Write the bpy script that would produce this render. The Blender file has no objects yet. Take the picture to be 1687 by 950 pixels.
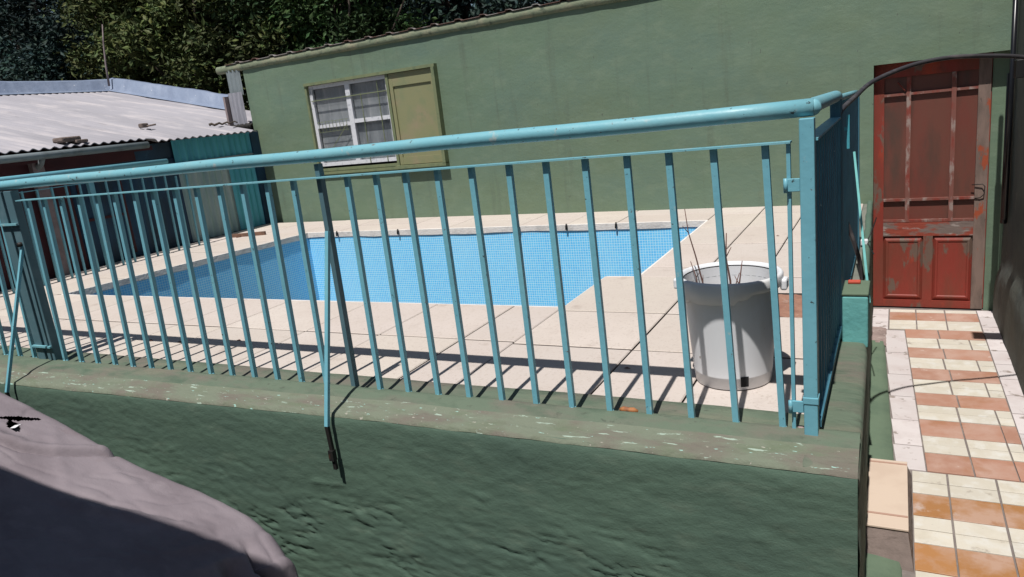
import bpy, bmesh, math, random
from mathutils import Vector, Matrix, noise
C = bpy.context.scene
COL = C.collection
R_ = math.radians
random.seed(7)

# ------------------------------------------------------------------ camera
cam_d = bpy.data.cameras.new('camera'); cam = bpy.data.objects.new('camera', cam_d); COL.objects.link(cam)
C.camera = cam
YAW, PIT, ROL = 0.4958, 0.2381, -0.1138
f = Vector((-math.sin(YAW)*math.cos(PIT), math.cos(YAW)*math.cos(PIT), -math.sin(PIT)))
r = Vector((math.cos(YAW), math.sin(YAW), 0)); u = r.cross(f)
c_, s_ = math.cos(ROL), math.sin(ROL)
rr = c_*r + s_*u; uu = -s_*r + c_*u
M = Matrix((rr, uu, -f)).transposed().to_4x4(); M.translation = Vector((0, 0, 1.2))
cam.matrix_world = M
cam_d.sensor_width = 36; cam_d.lens = 36*1213/1687
cam_d.clip_start = 0.05; cam_d.clip_end = 2000
# ------------------------------------------------------------------ light
SUN_EL, SUN_AZ = 65.0, 0.4           # sun stands behind the camera (-Y), a touch to +X
W = bpy.data.worlds.new('World'); C.world = W; W.use_nodes = True
nt = W.node_tree; nt.nodes.clear()
sky = nt.nodes.new('ShaderNodeTexSky'); sky.sky_type = 'NISHITA'; sky.sun_disc = False
sky.sun_elevation = R_(SUN_EL); sky.sun_rotation = R_(180-SUN_AZ)
bg = nt.nodes.new('ShaderNodeBackground'); bg.inputs[1].default_value = 0.05
wo = nt.nodes.new('ShaderNodeOutputWorld')
nt.links.new(sky.outputs[0], bg.inputs[0]); nt.links.new(bg.outputs[0], wo.inputs[0])
sd = bpy.data.lights.new('sun', 'SUN'); sd.energy = 4.5; sd.angle = R_(0.55); sd.color = (1, 0.965, 0.93)
so = bpy.data.objects.new('sun', sd); COL.objects.link(so)
sv = Vector((math.sin(R_(SUN_AZ))*math.cos(R_(SUN_EL)), -math.cos(R_(SUN_AZ))*math.cos(R_(SUN_EL)), math.sin(R_(SUN_EL))))
so.rotation_euler = sv.to_track_quat('Z', 'Y').to_euler(); so.location = (0, -5, 10)
C.view_settings.view_transform = 'Standard'; C.view_settings.look = 'None'
C.view_settings.exposure = 0.22; C.view_settings.gamma = 1.0
C.view_settings.use_curve_mapping = False

# ------------------------------------------------------------------ materials
def mat(name, base, layers=(), rough=.7, bumps=(), metal=0.0, spec=.4, attr=None, rvar=0.0):
    """layers: (colour, scale, lo, hi, stretch, detail); bumps: (scale, strength, distance, stretch)"""
    base = tuple(c*KB for c in base); layers = [(tuple(c*KB for c in l[0]),)+tuple(l[1:]) for l in layers]
    m = bpy.data.materials.new(name); m.use_nodes = True
    t = m.node_tree; N = t.nodes; L = t.links; N.clear()
    out = N.new('ShaderNodeOutputMaterial'); b = N.new('ShaderNodeBsdfPrincipled')
    L.new(b.outputs[0], out.inputs[0])
    tc = N.new('ShaderNodeTexCoord'); geo = N.new('ShaderNodeNewGeometry')
    pos = geo.outputs['Position']
    def mp(st):
        g = N.new('ShaderNodeMapping'); g.inputs['Scale'].default_value = st; L.new(pos, g.inputs[0]); return g.outputs[0]
    rgb = N.new('ShaderNodeRGB'); rgb.outputs[0].default_value = (*base, 1); cur = rgb.outputs[0]
    if attr:
        a = N.new('ShaderNodeAttribute'); a.attribute_name = attr
        mx = N.new('ShaderNodeMixRGB'); mx.blend_type = 'MULTIPLY'; mx.inputs[0].default_value = 1
        L.new(cur, mx.inputs[1]); L.new(a.outputs['Color'], mx.inputs[2]); cur = mx.outputs[0]
    for i, (col, sc, lo, hi, st, det) in enumerate(layers):
        n = N.new('ShaderNodeTexNoise'); n.inputs['Scale'].default_value = sc; n.inputs['Detail'].default_value = det
        n.inputs['Roughness'].default_value = .6
        g = mp(st); g.node.inputs['Location'].default_value = (i*3.7, i*1.9, i*5.3)
        L.new(g, n.inputs['Vector'])
        rp = N.new('ShaderNodeMapRange'); rp.inputs[1].default_value = lo; rp.inputs[2].default_value = hi
        L.new(n.outputs[0], rp.inputs[0])
        mx = N.new('ShaderNodeMixRGB'); L.new(rp.outputs[0], mx.inputs[0]); L.new(cur, mx.inputs[1])
        mx.inputs[2].default_value = (*col, 1); cur = mx.outputs[0]
    L.new(cur, b.inputs['Base Color'])
    b.inputs['Roughness'].default_value = rough; b.inputs['Metallic'].default_value = metal
    b.inputs['Specular IOR Level'].default_value = spec
    if rvar:
        n = N.new('ShaderNodeTexNoise'); n.inputs['Scale'].default_value = 14
        L.new(pos, n.inputs['Vector'])
        rp = N.new('ShaderNodeMapRange'); rp.inputs[3].default_value = rough-rvar; rp.inputs[4].default_value = rough+rvar
        L.new(n.outputs[0], rp.inputs[0]); L.new(rp.outputs[0], b.inputs['Roughness'])
    prev = None
    for (sc, stg, dist, st) in bumps:
        n = N.new('ShaderNodeTexNoise'); n.inputs['Scale'].default_value = sc; n.inputs['Detail'].default_value = 6
        L.new(mp(st), n.inputs['Vector'])
        bp = N.new('ShaderNodeBump'); bp.inputs['Strength'].default_value = stg; bp.inputs['Distance'].default_value = dist
        L.new(n.outputs[0], bp.inputs['Height'])
        if prev: L.new(prev, bp.inputs['Normal'])
        prev = bp.outputs[0]
    if prev: L.new(prev, b.inputs['Normal'])
    return m
I1 = (1, 1, 1)
KB = .84
def mosaic(name):
    m = bpy.data.materials.new(name); m.use_nodes = True
    t = m.node_tree; N = t.nodes; L = t.links; b = N['Principled BSDF']
    geo = N.new('ShaderNodeNewGeometry'); sx = N.new('ShaderNodeSeparateXYZ'); L.new(geo.outputs['Position'], sx.inputs[0])
    sn = N.new('ShaderNodeSeparateXYZ'); L.new(geo.outputs['Normal'], sn.inputs[0])
    P = .0262
    def line(o, nrm):
        d = N.new('ShaderNodeMath'); d.operation = 'DIVIDE'; L.new(o, d.inputs[0]); d.inputs[1].default_value = P
        fr = N.new('ShaderNodeMath'); fr.operation = 'FRACT'; L.new(d.outputs[0], fr.inputs[0])
        lt = N.new('ShaderNodeMath'); lt.operation = 'LESS_THAN'; L.new(fr.outputs[0], lt.inputs[0]); lt.inputs[1].default_value = .15
        ab = N.new('ShaderNodeMath'); ab.operation = 'ABSOLUTE'; L.new(nrm, ab.inputs[0])
        l2 = N.new('ShaderNodeMath'); l2.operation = 'LESS_THAN'; L.new(ab.outputs[0], l2.inputs[0]); l2.inputs[1].default_value = .7
        mu = N.new('ShaderNodeMath'); mu.operation = 'MULTIPLY'; L.new(lt.outputs[0], mu.inputs[0]); L.new(l2.outputs[0], mu.inputs[1])
        fl = N.new('ShaderNodeMath'); fl.operation = 'FLOOR'; L.new(d.outputs[0], fl.inputs[0])
        return mu.outputs[0], fl.outputs[0]
    a, fa = line(sx.outputs[0], sn.outputs[0]); b2, fb = line(sx.outputs[1], sn.outputs[1]); c3, fc = line(sx.outputs[2], sn.outputs[2])
    m1 = N.new('ShaderNodeMath'); m1.operation = 'MAXIMUM'; L.new(a, m1.inputs[0]); L.new(b2, m1.inputs[1])
    m2 = N.new('ShaderNodeMath'); m2.operation = 'MAXIMUM'; L.new(m1.outputs[0], m2.inputs[0]); L.new(c3, m2.inputs[1])
    cx = N.new('ShaderNodeCombineXYZ'); L.new(fa, cx.inputs[0]); L.new(fb, cx.inputs[1]); L.new(fc, cx.inputs[2])
    wn = N.new('ShaderNodeTexWhiteNoise'); L.new(cx.outputs[0], wn.inputs['Vector'])
    rmp = N.new('ShaderNodeMixRGB'); L.new(wn.outputs[0], rmp.inputs[0])
    rmp.inputs[1].default_value = (.12, .54, .93, 1); rmp.inputs[2].default_value = (.16, .62, .97, 1)
    # faded chalky scale in soft streaks
    n = N.new('ShaderNodeTexNoise'); n.inputs['Scale'].default_value = 1.1; n.inputs['Detail'].default_value = 7
    mpn = N.new('ShaderNodeMapping'); mpn.inputs['Scale'].default_value = (1.3, 1.3, .5); L.new(geo.outputs['Position'], mpn.inputs[0]); L.new(mpn.outputs[0], n.inputs['Vector'])
    rg = N.new('ShaderNodeMapRange'); rg.inputs[1].default_value = .42; rg.inputs[2].default_value = .8; rg.inputs[4].default_value = .55
    L.new(n.outputs[0], rg.inputs[0])
    mm = N.new('ShaderNodeMixRGB'); L.new(rg.outputs[0], mm.inputs[0]); L.new(rmp.outputs[0], mm.inputs[1]); mm.inputs[2].default_value = (.34, .74, .97, 1)
    gm = N.new('ShaderNodeMixRGB'); L.new(m2.outputs[0], gm.inputs[0]); L.new(mm.outputs[0], gm.inputs[1]); gm.inputs[2].default_value = (.60, .87, .98, 1)
    L.new(gm.outputs[0], b.inputs['Base Color']); b.inputs['Roughness'].default_value = .35
    return m

MT = {}
MT['ground'] = mat('ground_dirt', (.16, .14, .12), [((.10, .09, .075), 3, .4, .7, I1, 6)], .95, [(30, .5, .02, I1)])
MT['deck'] = mat('deck_stone', (.63, .56, .50), [((.56, .485, .425), 1.6, .35, .75, I1, 6), ((.48, .41, .355), 75, .54, .72, I1, 4), ((.40, .33, .28), 5, .60, .8, I1, 9), ((.28, .23, .19), 38, .72, .76, I1, 4)], .85, [(160, .25, .004, I1), (25, .15, .006, I1)], attr='tone')
MT['joint'] = mat('deck_joint', (.11, .09, .08), [((.17, .14, .12), 8, .5, .7, I1, 4)], .95)
MT['coping_face'] = mat('coping_mortar', (.82, .78, .73), [((.60, .57, .54), 7, .5, .7, I1, 6), ((.62, .6, .56), 12, .58, .7, I1, 5)], .9, [(50, .4, .01, I1)])
MT['mosaic'] = mosaic('pool_mosaic')
MT['wall_green'] = mat('green_wall_paint', (.152, .225, .148), [((.168, .220, .135), .55, .38, .7, (1, 1, 1.6), 5), ((.142, .215, .160), .9, .42, .72, (1, 1, 1.8), 6), ((.188, .255, .175), 5.5, .50, .8, (1, 1, 1.6), 9), ((.125, .165, .115), 2.2, .56, .8, (4, 4, .35), 7), ((.13, .16, .11), 14, .66, .78, I1, 8), ((.11, .13, .10), 30, .69, .72, (1, 1, .5), 6)], .72, [(3, .25, .02, (1, 1, 2)), (22, .22, .008, (1, 1, 1.6)), (90, .3, .003, I1)])
MT['dark_green'] = mat('dark_green_plaster', (.090, .150, .108), [((.072, .122, .092), 1.4, .4, .7, (1, 1, 2.0), 7), ((.115, .17, .125), 6, .55, .75, (1, 1, 3), 8), ((.06, .09, .07), 22, .70, .78, (1, 1, 3), 6), ((.15, .13, .10), 5, .74, .79, (1, 1, 3), 8)], .8, [(26, .24, .012, (1, 1, 1.7)), (130, .28, .004, (1, 1, 1.2)), (6, .12, .02, (1, 1, 2.2))])
MT['ledge'] = mat('worn_green_ledge', (.125, .165, .115), [((.165, .15, .12), 2.2, .45, .66, (1, 3, 1), 6), ((.085, .125, .085), 6, .5, .7, (1, 2, 1), 6), ((.20, .20, .14), 1.5, .55, .75, (.6, 4, 1), 6), ((.07, .08, .06), 18, .62, .75, (1, 2, 1), 7)], .85, [(18, .45, .015, (1, 2, 1)), (80, .35, .005, I1)])
MT['ledge_chip'] = mat('chipped_ledge', (.175, .20, .145), [((.165, .15, .12), 3, .45, .6, (1, 3, 1), 7), ((.14, .17, .11), 5, .52, .7, (1, 3, 1), 6), ((.36, .45, .37), 17, .625, .65, (.5, 3.2, 1), 12), ((.33, .54, .47), 36, .655, .68, (.6, 2.6, 1), 10), ((.42, .40, .34), 26, .66, .70, (1, 2, 1), 9)], .85, [(18, .6, .02, (1, 2, 1)), (80, .35, .005, I1)])
MT['teal'] = mat('teal_gloss_paint', (.19, .475, .56), [((.16, .42, .51), 5, .4, .7, I1, 5), ((.05, .07, .07), 38, .665, .70, I1, 8), ((.33, .50, .52), 30, .66, .72, I1, 6), ((.13, .055, .03), 55, .68, .73, I1, 6)], .42, [(40, .25, .004, I1)], rvar=.1)
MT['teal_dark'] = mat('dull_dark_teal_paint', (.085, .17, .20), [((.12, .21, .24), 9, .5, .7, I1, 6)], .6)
MT['teal_worn'] = mat('worn_pipe_paint', (.19, .46, .53), [((.23, .48, .53), 5, .45, .7, I1, 5), ((.40, .50, .50), 16, .62, .70, (1, 1, 1), 7), ((.06, .07, .07), 34, .64, .67, (1, 1, 1), 8), ((.17, .075, .035), 42, .66, .70, I1, 6)], .42, [(40, .3, .004, I1)])
MT['teal_shaded'] = mat('shade_darkened_teal', (.065, .20, .27), [((.05, .15, .21), 5, .4, .7, I1, 5), ((.30, .45, .48), 30, .68, .72, I1, 6)], .5)  # railing teal darkened so the colour carries the side panel's shade
MT['turq'] = mat('turquoise_masonry_paint', (.16, .46, .44), [((.12, .37, .36), 8, .4, .7, I1, 6), ((.10, .12, .10), 16, .68, .74, I1, 8)], .8, [(30, .4, .01, I1)])
MT['olive'] = mat('olive_shutter_paint', (.27, .27, .14), [((.33, .27, .17), 2.2, .5, .68, I1, 5), ((.21, .25, .13), 6, .5, .75, I1, 6)], .65, [(40, .2, .004, (1, 1, .3))])
MT['olive_frame'] = mat('olive_frame_paint', (.20, .23, .12), [((.14, .18, .10), 10, .5, .7, I1, 6)], .65, [(40, .2, .004, I1)])
MT['white_frame'] = mat('white_window_paint', (.72, .73, .76), [((.42, .44, .47), 20, .55, .7, I1, 7)], .5)
MT['curtain'] = mat('grey_curtain', (.52, .56, .58), [((.30, .34, .37), 3, .4, .65, (1.5, 1, .5), 4), ((.70, .72, .72), 7, .55, .75, (3, 1, .3), 4)], .9)
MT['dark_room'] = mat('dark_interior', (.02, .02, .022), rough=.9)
MT['fascia'] = mat('eave_mortar_paint', (.21, .245, .16), [((.31, .30, .20), 4, .48, .65, (1, 1, 2), 7), ((.09, .12, .08), 9, .55, .7, I1, 7), ((.4, .3, .2), 26, .7, .75, I1, 6)], .85, [(14, .4, .02, I1)])
MT['roof_red'] = mat('rusty_roof_sheet', (.15, .085, .07), [((.33, .31, .29), 5, .46, .58, I1, 6)], .8)
MT['shed_roof'] = mat('weathered_fibre_cement', (.385, .37, .395), [((.29, .28, .30), .8, .35, .7, (.3, 2, 1), 6), ((.53, .49, .49), 2.2, .5, .75, (.4, 2, 1), 7), ((.24, .22, .23), 5, .62, .8, (.3, 3, 1), 8), ((.17, .14, .13), 24, .72, .77, I1, 6)], .9, [(60, .3, .005, I1)])
MT['silver'] = mat('silver_membrane', (.22, .27, .37), [((.29, .34, .44), 3, .5, .68, I1, 6), ((.17, .21, .30), 3, .5, .75, (1,1,.5), 6), ((.7, .72, .75), 16, .68, .72, I1, 6)], .6, [(5, .4, .05, I1)], metal=.1)
MT['zinc'] = mat('galvanised_sheet', (.42, .42, .46), [((.28, .28, .32), 4, .45, .7, (3, 3, .5), 6), ((.2, .13, .09), 18, .7, .76, I1, 5)], .5, metal=.2)
MT['maroon'] = mat('maroon_paint', (.075, .020, .024), [((.05, .016, .022), 3, .4, .7, I1, 5)], .8, [(20, .3, .01, I1)])
MT['navy'] = mat('navy_sheet_paint', (.012, .055, .11), [((.010, .030, .055), 1.7, .42, .6, (1, 1, .6), 5), ((.03, .10, .16), 4, .6, .75, I1, 5)], .6)
MT['palesheet'] = mat('pale_faded_sheet', (.36, .46, .44), [((.22, .36, .36), 2.5, .42, .65, (1, 2, .4), 6), ((.2, .15, .12), 20, .7, .76, I1, 5)], .6)
MT['turqsheet'] = mat('turquoise_sheet', (.09, .42, .50), [((.06, .32, .40), 3, .42, .65, (1, 3, .3), 6)], .5)
MT['gutter'] = mat('grey_gutter', (.24, .28, .29), [((.15, .17, .17), 5, .5, .7, I1, 5)], .5)
MT['pinkpost'] = mat('weathered_post', (.30, .24, .235), [((.16, .12, .12), 5, .45, .7, I1, 6)], .85)
MT['door_red'] = mat('peeling_red_door_paint', (.27, .040, .026), [((.20, .050, .030), 6, .4, .65, (1, 1, .35), 6), ((.40, .055, .022), 3.2, .52, .66, (1, 1, .5), 5), ((.16, .105, .08), 4.2, .575, .61, (1.3, 1, .55), 9), ((.10, .075, .06), 26, .66, .72, (1, 1, .4), 7)], .6, [(30, .5, .006, (1, 1, .25))])
MT['door_worn'] = mat('bare_wood_red_remnants', (.235, .165, .135), [((.15, .11, .09), 12, .42, .62, (1, 1, .25), 7), ((.36, .075, .03), 6, .585, .63, (1.2, 1, .6), 8), ((.06, .05, .045), 26, .66, .7, (1, 1, .3), 6)], .75, [(30, .6, .008, (1, 1, .2))])
MT['door_worn2'] = mat('flaking_rail', (.30, .06, .035), [((.20, .15, .13), 5, .46, .52, (.6, 1, 1.6), 9), ((.36, .30, .27), 9, .60, .66, (.5, 1, 1.8), 8)], .75, [(30, .6, .008, (.3, 1, 1))])
MT['door_muntin'] = mat('muntin_chipped_paint', (.22, .085, .065), [((.33, .25, .22), 16, .52, .62, (1, 1, .4), 7), ((.24, .045, .03), 9, .50, .60, (1, 1, .5), 6)], .65)
MT['door_pane'] = mat('brown_painted_pane', (.165, .062, .045), [((.19, .048, .036), 2, .45, .65, (1.5, 1, .5), 4), ((.10, .055, .042), 5, .5, .7, (1, 1, .3), 5)], .42)
MT['iron'] = mat('dark_iron', (.03, .028, .026), [((.12, .05, .03), 20, .6, .7, I1, 6)], .6, metal=.4)
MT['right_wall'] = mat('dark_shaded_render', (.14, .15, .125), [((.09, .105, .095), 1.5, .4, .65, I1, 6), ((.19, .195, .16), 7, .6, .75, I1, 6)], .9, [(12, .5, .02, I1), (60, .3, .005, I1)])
MT['orange'] = mat('terracotta_floor_tile', (.44, .235, .165), [((.50, .32, .25), 5, .42, .65, I1, 7), ((.38, .18, .10), 3, .55, .68, I1, 5), ((.62, .50, .43), 11, .64, .76, I1, 8)], .7, [(40, .2, .003, I1)], attr='tone')
MT['orange_near'] = mat('glazed_ochre_tile', (.44, .215, .085), [((.50, .32, .23), 4, .44, .60, I1, 7), ((.34, .145, .05), 5, .55, .7, I1, 5), ((.55, .45, .40), 8, .62, .76, I1, 8)], .5, [(40, .2, .003, I1)], attr='tone')
MT['cream'] = mat('cream_floor_tile', (.66, .62, .53), [((.58, .53, .43), 6, .45, .7, I1, 6), ((.70, .68, .62), 10, .5, .7, I1, 6), ((.34, .29, .24), 9, .62, .72, I1, 9), ((.28, .23, .19), 34, .69, .74, I1, 6)], .6, [(40, .15, .003, I1)], attr='tone')
MT['whitetile'] = mat('chipped_white_tile', (.66, .61, .60), [((.56, .49, .47), 5, .45, .7, I1, 6), ((.33, .28, .25), 11, .60, .645, I1, 10)], .65, [(40, .3, .004, I1)], attr='tone')
MT['grout'] = mat('grey_grout', (.20, .17, .155), [((.30, .26, .23), 12, .5, .7, I1, 6)], .95)
MT['path_green'] = mat('green_cement_paint', (.135, .19, .125), [((.10, .15, .10), 4, .45, .7, I1, 6), ((.45, .44, .38), 20, .70, .73, I1, 7)], .8, [(20, .4, .01, I1)])
MT['cement'] = mat('bare_pink_cement', (.37, .28, .25), [((.24, .18, .16), 6, .42, .65, I1, 7), ((.5, .42, .38), 14, .58, .7, I1, 7)], .95, [(25, .9, .02, I1)])
MT['brown_cement'] = mat('brown_cement', (.20, .155, .135), [((.14, .11, .095), 6, .42, .65, I1, 7)], .95, [(14, .8, .03, (1, 1, 2))])
MT['step_tile'] = mat('peach_step_tile', (.66, .53, .42), [((.60, .47, .37), 5, .45, .7, I1, 6)], .7, [(90, .2, .003, I1)])
MT['step_groove'] = mat('step_groove', (.46, .29, .22), rough=.8)
MT['brick'] = mat('brick_rubble', (.36, .19, .13), [((.27, .13, .09), 9, .42, .65, I1, 7), ((.46, .34, .28), 12, .58, .72, I1, 7)], .95, [(25, .9, .02, I1)])
MT['grey_floor'] = mat('grey_green_cement', (.20, .205, .17), [((.14, .15, .125), 5, .45, .7, I1, 6), ((.3, .27, .24), 10, .6, .72, I1, 6)], .9, [(30, .5, .01, I1)])
MT['plastic'] = mat('white_bucket_plastic', (.80, .81, .83), [((.68, .67, .64), 5, .5, .75, (1, 1, .4), 6), ((.33, .28, .23), 22, .70, .76, I1, 7)], .45)
MT['soil'] = mat('dry_soil', (.09, .07, .05), rough=1, bumps=[(40, 1, .02, I1)])
MT['twig'] = mat('dry_twig', (.16, .085, .07), rough=.9)
MT['hose'] = mat('black_polythene', (.045, .042, .045), [((.10, .09, .09), 12, .5, .7, I1, 4)], .45)
MT['cable'] = mat('black_cable', (.012, .012, .012), rough=.5)
MT['cover'] = mat('faded_cover_cloth', (.245, .208, .225), [((.175, .145, .158), 2.2, .42, .68, (1, 1.6, 1), 7), ((.275, .235, .25), 5, .52, .75, (1, 2, 1), 6), ((.19, .14, .145), 3, .60, .78, (.6, 1, 1), 6)], .85, [(5, .35, .03, (.6, 1.4, 1)), (22, .25, .008, (1, 1, 1)), (190, .5, .002, I1)])
MT['seam'] = mat('cover_seam', (.12, .09, .10), rough=.9)
MT['carpaint'] = mat('dark_car_body', (.01, .011, .014), rough=.3)
MT['paper'] = mat('white_scrap', (.75, .75, .76), rough=.6)
MT['orange_bit'] = mat('orange_scrap', (.42, .17, .06), [((.28, .11, .05), 30, .5, .6, I1, 4)], .7)
MT['red_plastic'] = mat('red_plastic', (.60, .10, .06), rough=.5)
MT['stone'] = mat('pinkish_stone', (.40, .30, .28), [((.28, .2, .18), 20, .45, .65, I1, 6)], .95, [(40, .8, .01, I1)])
MT['wood'] = mat('weathered_brown_wood', (.22, .12, .08), [((.13, .08, .06), 12, .45, .65, (.4, 2, 1), 6)], .85)
MT['leaf_dark'] = mat('dark_leaf', (.020, .042, .040), attr='tone', rough=.65, spec=.18)
MT['leaf_olive'] = mat('olive_leaf', (.070, .095, .034), attr='tone', rough=.65, spec=.18)
MT['leaf_green'] = mat('green_leaf', (.036, .075, .026), attr='tone', rough=.65, spec=.18)
MT['bark'] = mat('bark', (.09, .07, .055), [((.05, .04, .03), 14, .45, .65, (1, 1, .3), 6)], .95)
MT['porch'] = mat('porch_wall_paint', (.12, .11, .10), rough=.9)

# ------------------------------------------------------------------ mesh building
class MB:
    def __init__(s): s.v = []; s.f = []; s.m = []; s.t = []; s.smooth = []
    def add(s, vs, fs, mi=0, tone=1.0, sm=False):
        o = len(s.v); s.v += [tuple(p) for p in vs]
        for q in fs: s.f.append(tuple(o+i for i in q)); s.m.append(mi); s.t.append(tone); s.smooth.append(sm)
    def box(s, a, b, mi=0, tone=1.0, bev=0.0):
        x0, y0, z0 = [min(a[i], b[i]) for i in range(3)]; x1, y1, z1 = [max(a[i], b[i]) for i in range(3)]
        if bev <= 0:
            s.add([(x0,y0,z0),(x1,y0,z0),(x1,y1,z0),(x0,y1,z0),(x0,y0,z1),(x1,y0,z1),(x1,y1,z1),(x0,y1,z1)],
                  [(0,3,2,1),(4,5,6,7),(0,1,5,4),(1,2,6,5),(2,3,7,6),(3,0,4,7)], mi, tone); return
        bm = bmesh.new(); bmesh.ops.create_cube(bm, size=1)
        for v in bm.verts: v.co = Vector(((x0+x1)/2+v.co.x*(x1-x0), (y0+y1)/2+v.co.y*(y1-y0), (z0+z1)/2+v.co.z*(z1-z0)))
        bmesh.ops.bevel(bm, geom=bm.edges[:], offset=bev, segments=2, affect='EDGES', profile=.5)
        bm.verts.index_update()
        s.add([v.co[:] for v in bm.verts], [[v.index for v in q.verts] for q in bm.faces], mi, tone); bm.free()
    def hexa(s, p, mi=0, tone=1.0):   # 8 points, bottom 4 then top 4
        s.add(p, [(0,3,2,1),(4,5,6,7),(0,1,5,4),(1,2,6,5),(2,3,7,6),(3,0,4,7)], mi, tone)
    def bar(s, a, b, wx, wy, mi=0):   # square bar between two points, cross-section roughly along X and Y
        a = Vector(a); b = Vector(b); d = (b-a).normalized()
        ref = Vector((0, 1, 0)) if abs(d.y) < .8 else Vector((1, 0, 0))
        sx = d.cross(ref).normalized(); sy = sx.cross(d).normalized()
        P = []
        for q in (a, b):
            for i, j in ((-1,-1),(1,-1),(1,1),(-1,1)): P.append(q+sx*(i*wx/2)+sy*(j*wy/2))
        s.hexa(P, mi)
    def tube(s, pts, rad, n=10, mi=0, cap=True):
        pts = [Vector(p) for p in pts]; rads = rad if isinstance(rad, (list, tuple)) else [rad]*len(pts)
        vs = []; prev = None
        for i, p in enumerate(pts):
            d = (pts[min(i+1, len(pts)-1)]-pts[max(i-1, 0)]).normalized()
            if prev is None:
                ref = Vector((0, 0, 1)) if abs(d.z) < .9 else Vector((1, 0, 0))
                a = d.cross(ref).normalized()
            else: a = (prev-d*prev.dot(d)).normalized()
            prev = a; b = d.cross(a)
            for k in range(n):
                t = 2*math.pi*k/n; vs.append(p+(a*math.cos(t)+b*math.sin(t))*rads[i])
        fs = []
        for i in range(len(pts)-1):
            for k in range(n): fs.append((i*n+k, i*n+(k+1) % n, (i+1)*n+(k+1) % n, (i+1)*n+k))
        if cap: fs += [tuple(reversed(range(n))), tuple((len(pts)-1)*n+k for k in range(n))]
        s.add(vs, fs, mi, 1.0, True)
    def grid(s, P, mi=0, sm=True, skip=None):
        n = len(P); m = len(P[0]); vs = [p for row in P for p in row]; fs = []
        for i in range(n-1):
            for j in range(m-1):
                if skip and skip(i, j): continue
                fs.append((i*m+j, i*m+j+1, (i+1)*m+j+1, (i+1)*m+j))
        s.add(vs, fs, mi, 1.0, sm)
    def build(s, name, mats, parent=None, loc=None):
        if not isinstance(mats, (list, tuple)): mats = [mats]
        if parent is not None: off = Vector(parent['_w'])
        else:
            if loc is None:
                xs = [p[0] for p in s.v]; ys = [p[1] for p in s.v]; zs = [p[2] for p in s.v]
                loc = ((min(xs)+max(xs))/2, (min(ys)+max(ys))/2, min(zs))
            off = Vector(loc)
        me = bpy.data.meshes.new(name)
        me.from_pydata([(p[0]-off.x, p[1]-off.y, p[2]-off.z) for p in s.v], [], s.f)
        for m in mats: me.materials.append(m)
        me.polygons.foreach_set('material_index', s.m); me.polygons.foreach_set('use_smooth', s.smooth)
        if any(isinstance(x, tuple) or x != 1.0 for x in s.t) or any(mm.name in ATTR for mm in mats):
            at = me.attributes.new('tone', 'FLOAT_COLOR', 'FACE')
            cl = []
            for t in s.t:
                cl += ([t[0], t[1], t[2], 1] if isinstance(t, tuple) else [t, t, t, 1])
            at.data.foreach_set('color', cl)
        me.update()
        o = bpy.data.objects.new(name, me); COL.objects.link(o)
        if parent is not None:
            o.parent = parent; o['_w'] = tuple(off)
        else:
            o.location = off; o['_w'] = tuple(off)
        return o
ATTR = {MT[k].name for k in ('deck', 'orange', 'orange_near', 'cream', 'whitetile', 'leaf_dark', 'leaf_olive', 'leaf_green')}
def tag(o, label=None, cat=None, group=None, kind=None):
    if label: o['label'] = label
    if cat: o['category'] = cat
    if group: o['group'] = group
    if kind: o['kind'] = kind
    return o
def thing(name, loc, label, cat, group=None):
    o = bpy.data.objects.new(name, None); COL.objects.link(o); o.location = loc; o['_w'] = tuple(loc); o.empty_display_size = .1
    return tag(o, label, cat, group)
def part(mb, name, m, parent, label=None):
    o = mb.build(name, m, parent)
    if label: o['label'] = label
    return o
def fbm(p, o=4): return noise.fractal(Vector(p), 1.0, 2.0, o)

# ================================================================== SETTING
b = MB(); b.add([(-150,-150,-1.06),(150,-150,-1.06),(150,150,-1.06),(-150,150,-1.06)], [(0,1,2,3)])
tag(b.build('ground', MT['ground'], loc=(0,0,-1.06)), kind='structure')

# ---- pool outline
PX0, PX1, PX2, PX3 = -6.62, -1.79, -1.76, -1.56     # left, near-right, step, far-right
PY0, PY1, PY2 = 3.95, 4.71, 6.83
PXN, PXF = -6.86, -6.46                          # the left pool edge runs slightly askew
def PL(y): return PXN+(PXF-PXN)*(y-PY0)/(PY2-PY0)
def slab(b, x0, y0, x1, y1, z=0.0):
    t = random.uniform(.93, 1.05); tz = z+random.uniform(-.0015, .0015)
    c = (t, t*random.uniform(.985, 1.01), t*random.uniform(.965, 1.02))
    x0 += .004; y0 += .009; x1 -= .004; y1 -= .009; e = .005
    v = [(x0,y0,tz-.05),(x1,y0,tz-.05),(x1,y1,tz-.05),(x0,y1,tz-.05),(x0,y0,tz-e),(x1,y0,tz-e),(x1,y1,tz-e),(x0,y1,tz-e),
         (x0+e,y0+e,tz),(x1-e,y0+e,tz),(x1-e,y1-e,tz),(x0+e,y1-e,tz)]
    b.add(v, [(0,1,5,4),(1,2,6,5),(2,3,7,6),(3,0,4,7),(4,5,9,8),(5,6,10,9),(6,7,11,10),(7,4,8,11),(8,9,10,11)], 0, c)
    for q in range(4): b.m[-9+q] = 1
b = MB()
fx = [-7.95,-7.45,-6.9,-6.3,-5.72,-5.0,-4.45,-4.0,-3.27,-2.70,-2.13,-1.80]
for i in range(len(fx)-1):
    slab(b, fx[i], 2.67, fx[i+1], 3.29); slab(b, fx[i], 3.29, fx[i+1], PY0)
rx = [-1.80,-1.14,-.75,-.27]
ry = [2.67,3.26,3.87,4.70,4.98,5.75,6.46,7.12,7.62]
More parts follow.
